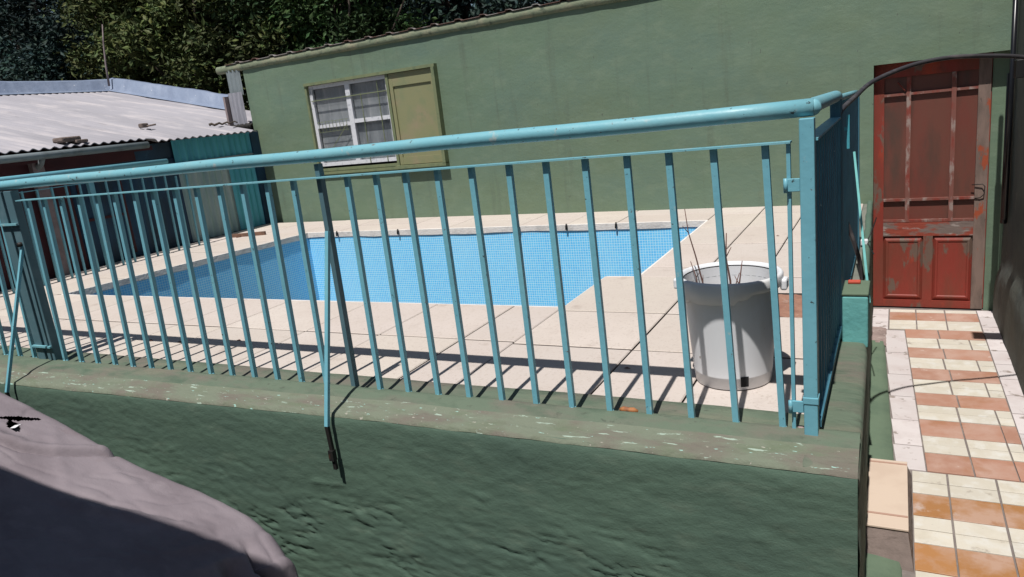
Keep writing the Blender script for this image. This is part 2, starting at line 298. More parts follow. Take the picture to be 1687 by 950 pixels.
for i in range(3):
    for j in range(len(ry)-1):
        x0 = max(rx[i], PX3) if ry[j] >= 4.6 else rx[i]
        if i == 2 and 3.8 < ry[j] < 4.5: continue       # broken-out slab with brick showing
        if i == 1 and 3.8 < ry[j] < 4.5: slab(b, -.75, 3.87, -.66, 4.70); slab(b, -.66, 4.34, -.27, 4.70)
        if i == 1 and 3.8 < ry[j] < 4.5: continue
        slab(b, x0, ry[j], rx[i+1], ry[j+1])
slab(b, -1.14, 3.87, -.75, 4.70)
lx = [-7.95,-7.3,PX0]; ly = [3.95,4.55,5.15,5.75,6.35,PY2]
for i in range(2):
    for j in range(5):
        n0 = len(b.v); slab(b, lx[i], ly[j], lx[i+1], ly[j+1])
        if i == 1:
            for q in range(n0, len(b.v)):
                p = b.v[q]
                if p[0] > lx[1]+.2: b.v[q] = (p[0]+PL(p[1])-PX0, p[1], p[2])
bx = [-7.95,-7.2,-6.55,-5.98,-5.08,-4.43,-3.52,-2.98,-2.45,-1.56]
for i in range(len(bx)-1):
    slab(b, bx[i], PY2, bx[i+1], 7.25); slab(b, bx[i], 7.25, bx[i+1], 7.66+.03*(-bx[i]/8))
o = tag(b.build('pool_deck', [MT['deck'], MT['joint']], loc=(-4,5,-.05)), kind='structure')
b = MB()
Z = -.018
for (x0,y0,x1,y1) in ((-8.4,2.66,PX1-.012,PY0-.012),(PX1-.012,2.66,-.245,PY1-.02),(PX3+.01,PY1-.02,-.245,7.9),(PX0-.01,PY2+.012,PX3+.01,7.9)):
    b.box((x0,y0,-.30), (x1,y1,Z))
b.hexa([(-8.4,PY0-.012,-.30),(PXN-.012,PY0-.012,-.30),(PXF-.012,PY2+.012,-.30),(-8.4,PY2+.012,-.30),(-8.4,PY0-.012,Z),(PXN-.012,PY0-.012,Z),(PXF-.012,PY2+.012,Z),(-8.4,PY2+.012,Z)]); b.box((-8.4,PY2+.012,-.30),(PX0-.01,7.9,Z))
tag(b.build('deck_bed', MT['joint'], loc=(-4,5,-.3)), kind='structure')

# ---- pool basin (empty, mosaic lined)
b = MB(); D = -1.25; T = -.055
def quad(b, p, mi=0): b.add(p, [(0,1,2,3)], mi)
outline = [(PXN,PY0),(PX1,PY0),(PX1,PY1),(PX3,PY1),(PX3,PY2),(PXF,PY2)]
for i in range(6):
    (xa,ya),(xb,yb) = outline[i], outline[(i+1) % 6]
    quad(b, [(xa,ya,D),(xb,yb,D),(xb,yb,T),(xa,ya,T)], 0)
    n = 24
    dx, dy = (xb-xa)/n, (yb-ya)/n
    L = math.hypot(xb-xa, yb-ya); nx, ny = -(yb-ya)/L, (xb-xa)/L
    P0 = []; P1 = []; P2 = []; P3 = []
    for k in range(n+1):
        w = .010+.006*noise.noise(Vector((xa+dx*k, ya+dy*k, 3))*4)
        zb = T-.012+.016*noise.noise(Vector((xa+dx*k, ya+dy*k, 9))*3)
        P0.append((xa+dx*k+nx*.001, ya+dy*k+ny*.001, zb)); P1.append((xa+dx*k+nx*w, ya+dy*k+ny*w, zb+.004))
        P2.append((xa+dx*k+nx*w, ya+dy*k+ny*w, -.003)); P3.append((xa+dx*k-nx*.012, ya+dy*k-ny*.012, -.002))
    b.grid([P0, P1, P2, P3], 1, False)
quad(b, [(PXN,PY0,D),(PX1,PY0,D),(PX1,PY2,D-.0),(PXF,PY2,D)], 0)
quad(b, [(PX1,PY1,D),(PX3,PY1,D),(PX3,PY2,D),(PX1,PY2,D)], 0)
tag(b.build('pool_basin', [MT['mosaic'], MT['coping_face']], loc=(-4,5,D)), kind='structure')
# dark pegs in the far coping joints
for i, px in enumerate((-5.98,-5.08,-4.43,-3.52,-2.98,-2.45)):
    b = MB(); b.tube([(px,6.80,-.05),(px+.004,6.802,-.012),(px+.006,6.806,.012)], [.009,.011,.007], 8)
    o = b.build('coping_peg', MT['iron'])
    tag(o, 'small dark peg sticking from a mortar joint of the far pool edge', 'peg', 'pegs along the far pool edge')

# ---- path
b = MB()
def tile(b, p, mi, z=-1.02, lim=None):
    # p: 4 corner (x,y) ccw
    cx = sum(q[0] for q in p)/4; cy = sum(q[1] for q in p)/4
    t = random.uniform(.90, 1.06); z += random.uniform(-.001, .001)
    P = []
    for (x, y) in p:
        d = math.hypot(x-cx, y-cy); k = 1-.0062/max(d, .02)
        P.append((cx+(x-cx)*k, cy+(y-cy)*k))
    v = [(x, y, z-.012) for x, y in P]+[(x, y, z-.001) for x, y in P]+[(cx+(x-cx)*.985, cy+(y-cy)*.985, z) for x, y in P]
    b.add(v, [(0,1,5,4),(1,2,6,5),(2,3,7,6),(3,0,4,7),(4,5,9,8),(5,6,10,9),(6,7,11,10),(7,4,8,11),(8,9,10,11)], mi, (t, t*.99, t*.98))
A = lambda y: .165+(4.3-y)*(.165-.073)/(6.78-4.3)
Bj = lambda y: .396-(y-4.34)*(.085/2.22)
Cj = lambda y: .60-(y-4.4)*.031
Dj = lambda y: .668-(y-4.3)*.008
def row(b, y0, y1, cols, mi):
    for i in range(len(cols)-1):
        a, c = cols[i], cols[i+1]
        fa = a if callable(a) else (lambda y, a=a: a); fc = c if callable(c) else (lambda y, c=c: c)
        tile(b, [(fa(y0), y0), (fc(y0), y0), (fc(y1), y1), (fa(y1), y1)], mi)
# rows up to the door; 0 terracotta, 1 cream
y = 4.31; k = 0
edges = [4.31,4.545,4.66,4.775,5.02,5.135,5.25,5.465,5.59,5.72,5.95,6.065,6.18,6.42,6.54,6.66,6.895]
kinds = [0,1,1,0,1,1,0,1,1,0,1,1,0,1,1,0]
for i in range(len(kinds)):
    row(b, edges[i], edges[i+1], [A,Bj,Cj,Dj] if kinds[i] or edges[i] < 5 else [A,lambda y: Bj(y)+.02,Dj], kinds[i])
for (y0,y1,kd) in ((6.895,7.025,1),(7.025,7.155,1),(7.155,7.40,0),(7.40,7.49,1)):
    row(b, y0, y1, [-.052,.165,.395,.645], kd)
y = 4.30; i = 0
seq = [(.125,1),(.125,1),(.23,3)]
while y > .6:
    d, kd = seq[i % 3]; i += 1
    row(b, y-d, y, [.088,.262,.490,.720,.80], kd); y -= d
# white margins
ys = [4.31,4.62,4.99,5.38,5.80,6.28,6.86]
for i in range(6):
    y0, y1 = ys[i], ys[i+1]
    tile(b, [(A(y0)-.150, y0), (A(y0), y0), (A(y1), y1), (A(y1)-.160, y1)], 2)
for y0, y1 in ((6.87,7.10),(7.10,7.30),(7.30,7.50)): tile(b, [(-.19, y0), (-.055, y0), (-.055, y1), (-.19, y1)], 2)
ys = [4.31,4.62,4.92,5.22,5.52,5.82,6.12,6.42,6.72,7.02,7.30,7.50]
for i in range(11): tile(b, [(Dj(ys[i]), ys[i]), (.80, ys[i]), (.80, ys[i+1]), (Dj(ys[i+1]), ys[i+1])], 2, -1.019)
o = tag(b.build('path', [MT['orange'], MT['cream'], MT['whitetile'], MT['orange_near']], loc=(.3,4,-1.04)), kind='structure')
b = MB(); b.box((-.19,-3,-1.10), (.86,7.60,-1.0275))
tag(b.build('path_bed', MT['grout'], loc=(.3,4,-1.10)), kind='structure')
b = MB()
P = []
for i in range(50):
    y = 3.0+3.5*i/49; w = A(y)-.158+.006*noise.noise(Vector((0,y*5,0)))
    P.append([(-.19,y,-1.0),(-.10,y,-1.004),(w-.012,y,-1.008),(w,y,-1.03)])
b.grid(P, 0)
tag(b.build('painted_kerb_strip', MT['path_green'], loc=(-.1,4.6,-1.03)), kind='structure')
b = MB()
P = []
for i in range(20):
    y = 6.42+.46*i/19; P.append([(-.19,y,-1.002),(-.12,y,-1.004+.012*noise.noise(Vector((3,y*9,1)))),(-.075+.02*noise.noise(Vector((0,y*14,0))),y,-1.012),(-.06,y,-1.03)])
b.grid(P, 0)
tag(b.build('broken_cement_patch', MT['cement'], loc=(-.1,6.6,-1.03)), kind='structure')

# ---- strip of cement floor by the side wall
b = MB(); b.box((-.245,3.63,-.3), (-.165,5.4,-.002)); b.box((-.245,5.4,-.3), (-.195,7.60,-.002)); b.box((-.27,2.66,-.3), (-.2455,7.6,-.004))
tag(b.build('cement_floor_strip', MT['grey_floor'], loc=(-.2,5.5,-.3)), kind='structure')
b = MB()
P = []
for i in range(30):
    row_ = []
    for j in range(14):
        x = -.655+.385*i/29; yy = 3.875+.46*j/13
        row_.append((x, yy, -.008+.010*fbm((x*14, yy*14, 0))))
    P.append(row_)
b.grid(P, 0)
tag(b.build('broken_brick_ground', MT['brick'], loc=(-.45,4.1,-.02)), kind='structure')

# ================================================================== RETAINING WALL
rw = thing('retaining_wall', (-3,2.4,-1.06), 'low dark green rough-plastered wall holding up the pool deck, below the long railing', 'wall')
def outer(x): return 2.325-.075*max(0, min(1.6, (-x-2)/2.5))+.006*noise.noise(Vector((x*1.7,0,0)))
NX = 620
P = []
for i in range(NX+1):
    x = -9.0+(9.0-.10)*i/NX
    col = []
    yo = outer(x)
    for j in range(111):
        z = -.035-1.03*j/110
        dep = min(1, max(0, (-.12-z)/.5))
        n1 = fbm((x*1.4+z*1.0, 3.1, z*4.0+x*.4), 5); n2 = fbm((x*3+z*3, 7.7, z*10+x*1.2), 5); n3 = noise.noise(Vector((x*14, 1, z*30)))
        rd = abs(n2)
        low = min(1, max(0, (-.30-z)/.35)); d = .006+.0045*n1*(.4+dep)+.004*max(0, .35-rd)*low+.0018*n3+.002*n2+.008*max(0, noise.noise(Vector((x*9, 4, z*14)))-.45)*2-.010*max(0, 1-abs(fbm((x*1.6+5, 2, z*7+x*.6), 6))*14)*min(1, low+.15)*max(0, min(1, noise.noise(Vector((x*2.6, 9, z*3.5)))*3+.5))+.0025*fbm((x*16, 3, z*34), 3)*dep
        e = math.exp(-(j)/2.0)
        col.append((x, yo-.0-d*(1-e)+.012*e, z+.004*e*n1))
    P.append(col)
b = MB(); b.grid(P, 0)
# right return face
P = []
for i in range(141):
    y = 2.325+.02+(3.62-2.345)*i/140; col = []
    for j in range(60):
        z = -.045-1.02*j/59
        e = math.exp(-j/2.0)
        col.append((-.098-.018*i/140+.008*fbm((y*4,2,z*9), 4)*(1-e)-.012*e, y, z))
    P.append(col)
b.grid(P, 0)
P = []
for j in range(60):
    z = -.045-1.02*j/59; col = []
    for k in range(5):
        t = k/4*math.pi/2
        col.append((-.128+.03*math.sin(t)-.002, 2.345-.022*math.cos(t)+.002, z))
    P.append(col)
b.grid(P, 0)
o = part(b, 'wall_face', MT['dark_green'], rw)
# top ledge
P = []; NL = 14
for i in range(NX+1):
    x = -9.0+(9.0-.10)*i/NX; yo = outer(x); col = []
    prof = [(0,-.050),(.006,-.036),(.02,-.029),(.05,-.022),(.085,-.014),(.11,-.001),(.135,.008),(.16,.014),(.18,.018),(.195,.019),(.205,.017),(.213,.008),(.218,-.012),(.228,-.013)]
    ytop = 2.528
    for (t, z) in prof:
        if t <= .11: yy = yo+t
        else: yy = yo+.11+(t-.11)/(.218-.11)*(ytop-yo-.11)
        nn = fbm((x*3, yy*9, 0), 4)*.0045 if z > -.03 else fbm((x*5, yy*9, 0), 3)*.004
        col.append((x, yy, z+nn))
    P.append(col)
b = MB()
m = len(P[0])
b.grid([c[:6] for c in P], 1); b.grid([c[5:] for c in P], 0)
# painted band that rises to the deck slabs
Q = []
for i in range(NX+1):
    x = -9.0+(9.0-.27)*i/NX; nn = .003*fbm((x*4,1,0), 3)
    yb = 2.672+.012*noise.noise(Vector((x*1.3,5,0)))+(.0 if x < -.6 else -.03*(x+.6))
    Q.append([(x,2.535,-.016),(x,2.58,-.011+nn),(x,2.63,-.004+nn),(x,yb,.0045+nn*.5),(x,yb+.006,-.003)])
b.grid(Q, 0)
# side ledge
P = []
for i in range(100):
    y = 2.33+(3.62-2.33)*i/99; e = max(0, (y-3.42)/.2)**2; e0 = math.exp(-(y-2.33)/.018)*.014; col = []
    xr = -.094-.018*i/99
    for (x, z) in ((xr,-.052),(xr-.003,-.04),(xr-.012,-.030),(xr-.035,-.026),(-.18,-.024),(-.215,-.026),(-.24,-.024),(-.262,-.020),(-.27,-.03)):
        col.append((x-.01*e, y, z-e0-.006*e+fbm((x*9, y*4, 5), 4)*.004))
    P.append(col)
b.grid(P, 0)
part(b, 'ledge', [MT['ledge'], MT['ledge_chip']], rw)
b = MB(); b.box((-9,2.36,-1.06), (-.13,2.53,-.06)); b.box((-.25,2.36,-1.06), (-.13,3.7,-.06)); b.box((-8.4,2.53,-1.06),(-.25,2.66,-.031))
part(b, 'wall_core', MT['dark_green'], rw)

# side wall continuing to the house
sw = thing('side_wall', (-.14,5.6,-1.06), 'narrow green wall between the cement strip and the tiled path, running to the red door', 'wall')
b = MB(); P = []
for i in range(120):
    y = 3.60+(7.46-3.60)*i/119; col = []
    tp = -.0205*(y-3.6)
    for (x, z) in ((-.118,-1.06),(-.120,-.6),(-.122,-.2),(-.119,.0),(-.121,.012),(-.13,.022),(-.155,.022),(-.166,.012),(-.166,-.06)):
        col.append((x+tp+.006*fbm((x*9,y*3,z*5), 3), y, z+.006*fbm((x*5,y*3,1), 3)))
    P.append(col)
b.grid(P, 0)
part(b, 'wall_body', MT['dark_green'], sw)
tb = thing('masonry_block', (-.16,3.7,-.06), 'turquoise painted masonry block with a green top at the end of the side ledge', 'block')
b = MB(); b.box((-.222,3.60,-.06), (-.112,3.84,.190), bev=.008); part(b, 'block_body', MT['turq'], tb)
b = MB(); b.box((-.224,3.598,.1905), (-.110,3.842,.206), bev=.006); part(b, 'block_top', MT['path_green'], tb)

# ================================================================== RAILINGS
fr = thing('metal_railing', (-2.6,2.515,0), 'long teal metal railing along the front of the pool deck, ending at the corner post', 'railing')
def pipe_pts(a, b_, n=30, wob=.002):
    a = Vector(a); b_ = Vector(b_); return [a.lerp(b_, i/n)+Vector((0, 0, wob*math.sin(i*1.3))) for i in range(n+1)]
b = MB(); b.tube(pipe_pts((-8.6,2.515,1.088), (-.232,2.515,1.100)), .0275, 16); part(b, 'top_pipe', MT['teal_worn'], fr)
def lean(x): k = (-.346-x)/.16; return -.035+.0033*k
b = MB(); b.box((-4.53,2.485,.998), (-.300,2.534,1.004)); part(b, 'flat_rail', MT['teal_worn'], fr)
b = MB(); b.box((-8.6,2.485,.992), (-4.75,2.534,.998)); part(b, 'flat_rail', MT['teal_worn'], fr)
b = MB(); b.bar((-.308,2.51,-.005), (-.308,2.51,1.0), .012, .02); part(b, 'end_stile', MT['teal'], fr)
for k in range(0, 50):
    x = -.346-.16*k
    if k == 12: continue
    if -4.78 < x < -4.54: continue
    j = random.uniform(-.007, .007)
    b = MB(); b.bar((x,2.515,.008), (x+lean(x)+j,2.517,.9965), .0215, .021); b.tube([(x,2.515,.004),(x,2.515,.013),(x,2.515,.019)], [.0185,.016,.012], 8)
    part(b, 'bar', MT['teal'], fr)
b = MB(); b.box((-.272,2.472,-.025), (-.228,2.518,1.072), bev=.003); part(b, 'corner_post', MT['teal'], fr)
b = MB(); b.box((-.275,2.469,.125), (-.225,2.521,.150), bev=.003); part(b, 'post_collar', MT['teal'], fr)
b = MB(); b.bar((-2.266,2.53,.008), (-2.262,2.53,1.06), .024, .030); part(b, 'post', MT['teal_dark'], fr)
b = MB(); b.box((-4.745,2.49,-.02), (-4.668,2.54,1.06), bev=.003); part(b, 'gate_post', MT['teal_dark'], fr)
b = MB(); b.box((-4.640,2.49,-.02), (-4.568,2.54,1.06), bev=.003); part(b, 'gate_post', MT['teal_dark'], fr)
for z in (.86, .10):
    b = MB(); b.box((-4.748,2.472,z), (-4.562,2.4885,z+.012)); part(b, 'cross_plate', MT['teal_worn'], fr)
for z in (.845, .085):
    b = MB(); b.box((-.322,2.488,z), (-.2735,2.497,z+.042), bev=.002); b.tube([(-.316,2.486,z-.002),(-.316,2.486,z+.044)], .007, 8)
    part(b, 'hinge', MT['teal'], fr)
def brace(x0, foot_y, zt, xf):
    b = MB(); b.bar((x0,2.495,zt), (xf,foot_y,-.075), .019, .016); part(b, 'brace', MT['teal'], fr)
    b = MB(); b.bar((xf,foot_y,-.075), (xf+.004,foot_y+.004,-.285), .018, .014); b.box((xf-.012,foot_y-.012,-.24), (xf+.014,foot_y+.012,-.19)); part(b, 'brace_foot', MT['iron'], fr)
brace(-2.242, 2.272, .765, -2.238); brace(-4.594, 2.195, .735, -4.60)
b = MB(); b.tube([(-4.594,2.47,.745),(-4.594,2.50,.745)], .014, 8); part(b, 'bolt', MT['iron'], fr)
# side railing
sr = thing('metal_railing', (-.245,4,0), 'teal side railing seen nearly edge-on, its bars coloured darker for shade, running back from the corner post beside the path', 'railing')
b = MB(); pts = [(-.236,2.520,1.100),(-.240,2.56,1.101),(-.243,2.63,1.103)]+[(-.245,2.70+i*.1,1.102-.0008*i) for i in range(10)]+[(-.245,3.68,1.092)]
b.tube(pts, .0255, 14); part(b, 'top_pipe', MT['teal_worn'], sr)
b = MB(); b.tube([(-.245,3.66,1.085),(-.245,3.80,1.08),(-.245,4.6,1.068),(-.245,5.42,1.055)], .016, 10); part(b, 'rear_pipe', MT['teal_worn'], sr)
b = MB(); b.box((-.268,2.53,.998), (-.222,3.60,1.006)); part(b, 'flat_rail', MT['teal'], sr)
b = MB(); b.box((-.268,2.53,.02), (-.222,3.60,.045)); part(b, 'bottom_rail', MT['teal_shaded'], sr)
y = 2.60
while y < 5.40:
    if not (3.56 < y < 3.72):
        b = MB(); b.bar((-.245,y,-.022 if y < 3.6 else .0), (-.245,y,.998 if y < 3.6 else 1.055), .021, .026); part(b, 'bar', MT['teal_shaded'], sr)
    y += .105
for y in (3.62, 3.70, 5.41):
    b = MB(); b.box((-.267,y-.018,-.02), (-.223,y+.018,1.09 if y < 5 else 1.05), bev=.003); part(b, 'post', MT['teal_shaded'], sr)
b = MB(); b.box((-.262,3.74,.02), (-.230,5.38,.045)); part(b, 'rear_bottom_rail', MT['teal_shaded'], sr)
b = MB(); b.box((-.212,3.83,.845), (-.20,3.842,1.0)); b.box((-.223,3.83,.93), (-.212,3.842,.945)); part(b, 'latch', MT['turqsheet'], sr)
b = MB(); b.bar((-.222,4.72,.74), (-.120,4.05,.03), .012, .010); part(b, 'brace', MT['turq'], sr)
# left railing in front of the shed
lf = thing('metal_railing', (-7.6,5,0), 'far teal railing in front of the maroon and navy shed, left of the pool', 'railing')
b = MB(); b.tube([(-7.6,2.6,1.105),(-7.6,4.09,1.078),(-7.6,5.95,1.052)], .030, 12); part(b, 'top_pipe', MT['teal'], lf)
y = 2.75
while y < 6.25:
    b = MB(); b.bar((-7.6,y,.0), (-7.6,y+.02,.95 if y < 5.95 else .87), .018, .018); part(b, 'bar', MT['teal'], lf); y += .148
b = MB(); b.box((-7.62,2.70,.935), (-7.585,6.18,.942)); part(b, 'flat_rail', MT['teal'], lf)
for y in (2.7, 4.95): 
    b = MB(); b.box((-7.622,y-.02,0), (-7.578,y+.02,1.06)); part(b, 'post', MT['teal'], lf)

# ================================================================== HOUSE
hs = thing('house', (-3.6,7.6,-1.06), 'long olive green rendered house behind the pool, with a shuttered window and a red door', 'house')
def H(x, y, z): return (x, 7.44-.042*x+y, z)
def hbox(b, x0, y0, z0, x1, y1, z1, mi=0):
    b.hexa([H(x0,y0,z0),H(x1,y0,z0),H(x1,y1,z0),H(x0,y1,z0),H(x0,y0,z1),H(x1,y0,z1),H(x1,y1,z1),H(x0,y1,z1)], mi)
def hwall(b, x0, z0, x1, z1):
    nx = max(2, int((x1-x0)/.08)); nz = max(2, int((z1-z0)/.08)); P = []
    for i in range(nx+1):
        c = []
        for j in range(nz+1):
            x = x0+(x1-x0)*i/nx; z = z0+(z1-z0)*j/nz
            d = .010*fbm((x*.9,0,z*1.3), 4) if (0 < i < nx and 0 < j < nz) else 0
            c.append(H(x, d, z))
        P.append(c)
    b.grid(P, 0)
ZT = 2.16
b = MB()
WX0, WX1, WZ0, WZ1 = -6.87, -4.80, .66, 1.80
hwall(b, -7.99, -.10, WX0, ZT); hwall(b, WX1, -.10, -.195, ZT)
hwall(b, WX0, -.10, WX1, WZ0); hwall(b, WX0, WZ1, WX1, ZT); hwall(b, -.195, 1.215, .83, ZT)
hbox(b, -8.0,.02,-1.06, WX0,.28,ZT-.01); hbox(b, WX1,.02,-1.06, -.195,.28,ZT-.01); hbox(b, WX0,.02,-1.06, WX1,.28,WZ0); hbox(b, WX0,.02,WZ1, WX1,.28,ZT-.01)
hbox(b, -.195,.0205,1.215, .86,.28,ZT-.01)
quad(b, [H(-.195,0,-1.06),H(-.195,0,1.215),H(-.195,.03,1.215),H(-.195,.03,-1.06)]); quad(b, [H(-.195,0,1.215),H(.83,0,1.215),H(.83,.03,1.215),H(-.195,.03,1.215)])
hbox(b, -8.005,.0,-.5, -7.985,.28,ZT-.01)
hbox(b, .6995,.135,-1.06, .86,.28,1.2145)
part(b, 'wall', MT['wall_green'], hs)
# eave beam with rounded face
b = MB(); P = []
for i in range(121):
    x = -8.50+9.4*i/120; c = []
    for k in range(11):
        t = -math.pi/2+math.pi*k/10*1.0
        c.append(H(x, -.004-.034*math.cos(t)+.004*fbm((x*3,k,0), 3), 2.168+.050*math.sin(t)+.006*noise.noise(Vector((x*1.1,0,0)))))
    c = [H(x, .04, 2.118)]+c+[H(x, .04, 2.218)]
    P.append(c)
b.grid(P, 0)
b.add([P[0][k] for k in range(len(P[0]))], [tuple(range(len(P[0])))], 0)
part(b, 'eave_beam', MT['fascia'], hs)
# roof sheet, trapezoidal ribs running back and down
b = MB(); x = -8.3; P = []
while x < .9:
    for (dx, dz) in ((0,0),(.22,.004),(.232,.022),(.29,.020),(.315,0)):
        P.append((x+dx, dz))
    x += .33
G = [[H(px, -.045, 2.222+dz), H(px, 2.5, 2.04+dz), H(px, 5, 1.84+dz)] for px, dz in P]
b.grid(G, 0, False); G2 = [[(p[0], p[1], p[2]-.006) for p in c] for c in G]; b.grid(G2, 0, False)
b.grid([[G[i][0], G2[i][0]] for i in range(len(G))], 0, False)
part(b, 'roof', MT['roof_red'], hs)
# roof tile lumps under the sheet
# window
wf = MB()
def fbox(b, x0, z0, x1, z1, y0, y1, mi=0): hbox(b, x0, y0, z0, x1, y1, z1, mi)
fbox(wf, WX0-.01,WZ1-.025, WX1+.01,WZ1+.010, -.065,.05); fbox(wf, WX0-.01,WZ0-.035, -5.545,WZ0-.002, -.045,.05); fbox(wf, -5.5445,WZ0-.030, WX1+.012,WZ0+.008, -.085,.05)
fbox(wf, WX0-.012,WZ0, WX0+.022,WZ1-.026, -.05,.05); fbox(wf, WX1-.03,WZ0, WX1+.012,WZ1-.026, -.085,.05)
fbox(wf, -5.545,WZ0, -5.505,WZ1-.027, -.045,.05)
wo_ = part(wf, 'window', MT['olive_frame'], hs)
b = MB()
WL, WR, WB, WT = -6.845, -5.548, .73, 1.772
fbox(b, WL,WT-.045, WR,WT, -.012,.03); fbox(b, WL,WB, WR,WB+.045, -.012,.03)
fbox(b, WL,WB+.0455, WL+.05,WT-.0455, -.010,.03); fbox(b, WR-.03,WB+.0455, WR,WT-.0455, -.010,.03)
fbox(b, -6.23,WB+.0455, -6.155,WT-.0455, -.012,.03)
fbox(b, WL+.0505,1.225, -6.2305,1.275, -.008,.03); fbox(b, -6.1545,1.245, WR-.0305,1.295, -.008,.03)
part(b, 'sash', MT['white_frame'], wo_)
b = MB(); fbox(b, WL+.05,WB+.045, WR-.03,WT-.045, .05,.06); part(b, 'curtain', MT['curtain'], wo_)
gl = bpy.data.materials.new('window_glass'); gl.use_nodes = True; pb = gl.node_tree.nodes['Principled BSDF']
pb.inputs['Roughness'].default_value = .06; pb.inputs['Base Color'].default_value = (.10, .11, .12, 1); pb.inputs['Alpha'].default_value = .22; pb.inputs['Specular IOR Level'].default_value = .8
b = MB(); fbox(b, WL+.051,WB+.046, -6.231,WT-.046, .012,.016); part(b, 'pane', gl, wo_)
b = MB(); fbox(b, -6.154,WB+.046, WR-.031,WT-.046, .012,.016); part(b, 'pane', gl, wo_)
b = MB()
for x in (-5.98, -5.70): b.bar(H(x,-.02,WB), H(x,-.02,1.60 if x < -5.8 else WT-.05), .008, .008)
b.bar(H(WL+.03,-.022,1.58), H(WR-.02,-.022,1.585), .010, .010)
b.bar(H(-6.75,-.022,.80), H(-6.28,-.022,1.24), .006, .006)
for zz in (1.17, 1.30): b.bar(H(-6.78,-.02,zz), H(-6.25,-.02,zz+.01), .005, .005)
for k in range(9): b.bar(H(-6.76+.06*k,-.02,1.17), H(-6.76+.06*k,-.02,1.31), .004, .004)
part(b, 'grille', MT['olive_frame'], wo_)
b = MB(); fbox(b, WX0+.03,.664, -5.55,.700, -.03,.02); part(b, 'window_sill', MT['olive_frame'], wo_)
# shutter leaf
b = MB(); sx0, sx1, sz0, sz1 = -5.500, -4.832, .675, 1.77
fbox(b, sx0,sz0, sx0+.05,sz1, -.035,-.005); fbox(b, sx1-.05,sz0, sx1,sz1, -.035,-.005)
fbox(b, sx0+.0505,sz1-.15, sx1-.0505,sz1, -.034,-.005); fbox(b, sx0+.0505,sz0, sx1-.0505,sz0+.09, -.034,-.005)
fbox(b, sx0+.05,sz0+.09, sx1-.05,sz1-.15, -.018,-.006)
part(b, 'shutter', MT['olive'], hs)
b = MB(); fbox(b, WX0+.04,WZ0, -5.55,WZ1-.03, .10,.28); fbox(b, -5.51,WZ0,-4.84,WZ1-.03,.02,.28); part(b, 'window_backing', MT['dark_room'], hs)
# door ------------------------------------------------------------
dr = MB(); DY0, DY1 = .120, .160
def dbox(b, x0, z0, x1, z1, y0=DY0, y1=DY1): hbox(b, x0, y0, z0, x1, y1, z1)
dbox(dr, -.194,-1.012, -.112,1.225); 
dbox(dr, -.1115,1.09, .5995,1.225, DY0+.002); dbox(dr, -.1115,-1.012, .5995,-.945, DY0+.002)
dbox(dr, .215,-.9445, .292,-.3355, DY0+.002)
dbox(dr, -.193,-1.010, .699,1.222, DY0+.030, DY1+.02)
do = part(dr, 'door', MT['door_red'], hs)
b = MB(); dbox(b, .600,-1.012, .690,1.225); part(b, 'worn_stile', MT['door_worn'], do, 'weathered right stile with most red paint gone')
b = MB(); dbox(b, -.1115,-.335, .5995,-.205, DY0+.002); part(b, 'lock_rail', MT['door_worn2'], do, 'middle rail with grey bare patches')
b = MB()
for (x0, x1) in ((-.085,.190),(.317,.575)):
    z0, z1 = -.915, -.375
    b.add([H(x0-.024,DY0+.022,z0-.027),H(x1+.022,DY0+.022,z0-.027),H(x1+.022,DY0+.022,z1+.037),H(x0-.024,DY0+.022,z1+.037),
           H(x0,DY0+.003,z0),H(x1,DY0+.003,z0),H(x1,DY0+.003,z1),H(x0,DY0+.003,z1),
           H(x0+.012,DY0+.003,z0+.012),H(x1-.012,DY0+.003,z0+.012),H(x1-.012,DY0+.003,z1-.012),H(x0+.012,DY0+.003,z1-.012),
           H(x0+.02,DY0+.010,z0+.02),H(x1-.02,DY0+.010,z0+.02),H(x1-.02,DY0+.010,z1-.02),H(x0+.02,DY0+.010,z1-.02)],
          [(0,1,5,4),(1,2,6,5),(2,3,7,6),(3,0,4,7),(4,5,9,8),(5,6,10,9),(6,7,11,10),(7,4,8,11),(8,9,13,12),(9,10,14,13),(10,11,15,14),(11,8,12,15),(12,13,14,15)])
part(b, 'lower_panel', MT['door_red'], do)
b = MB()
dbox(b, .064,-.205, .099,1.089, DY0-.001, DY0+.026); dbox(b, .406,-.205, .441,1.089, DY0-.001, DY0+.026)
for z0 in (.930, -.010, -.2045):
    for (x0, x1) in ((-.1115,.0635),(.0995,.4055),(.4415,.5995)): dbox(b, x0,z0, x1,z0+.022, DY0+.000, DY0+.026)
part(b, 'muntin', MT['door_muntin'], do)
b = MB(); dbox(b, -.111,-.20, .599,1.089, DY0+.0255, DY0+.029); part(b, 'painted_pane', MT['door_pane'], do)
b = MB(); hk = [H(.575,DY0-.01,.115),H(.655,DY0-.02,.120),H(.672,DY0-.025,.10),H(.668,DY0-.02,.03),H(.64,DY0-.01,.0),H(.60,DY0-.005,-.005)]
b.tube(hk, .0042, 6); part(b, 'door_latch', MT['iron'], do)
b = MB(); b.tube([H(-.01,DY0-.005,1.05),H(.03,DY0-.01,1.00),H(.055,DY0-.008,.965)], .006, 6); part(b, 'door_hook', MT['door_muntin'], do)

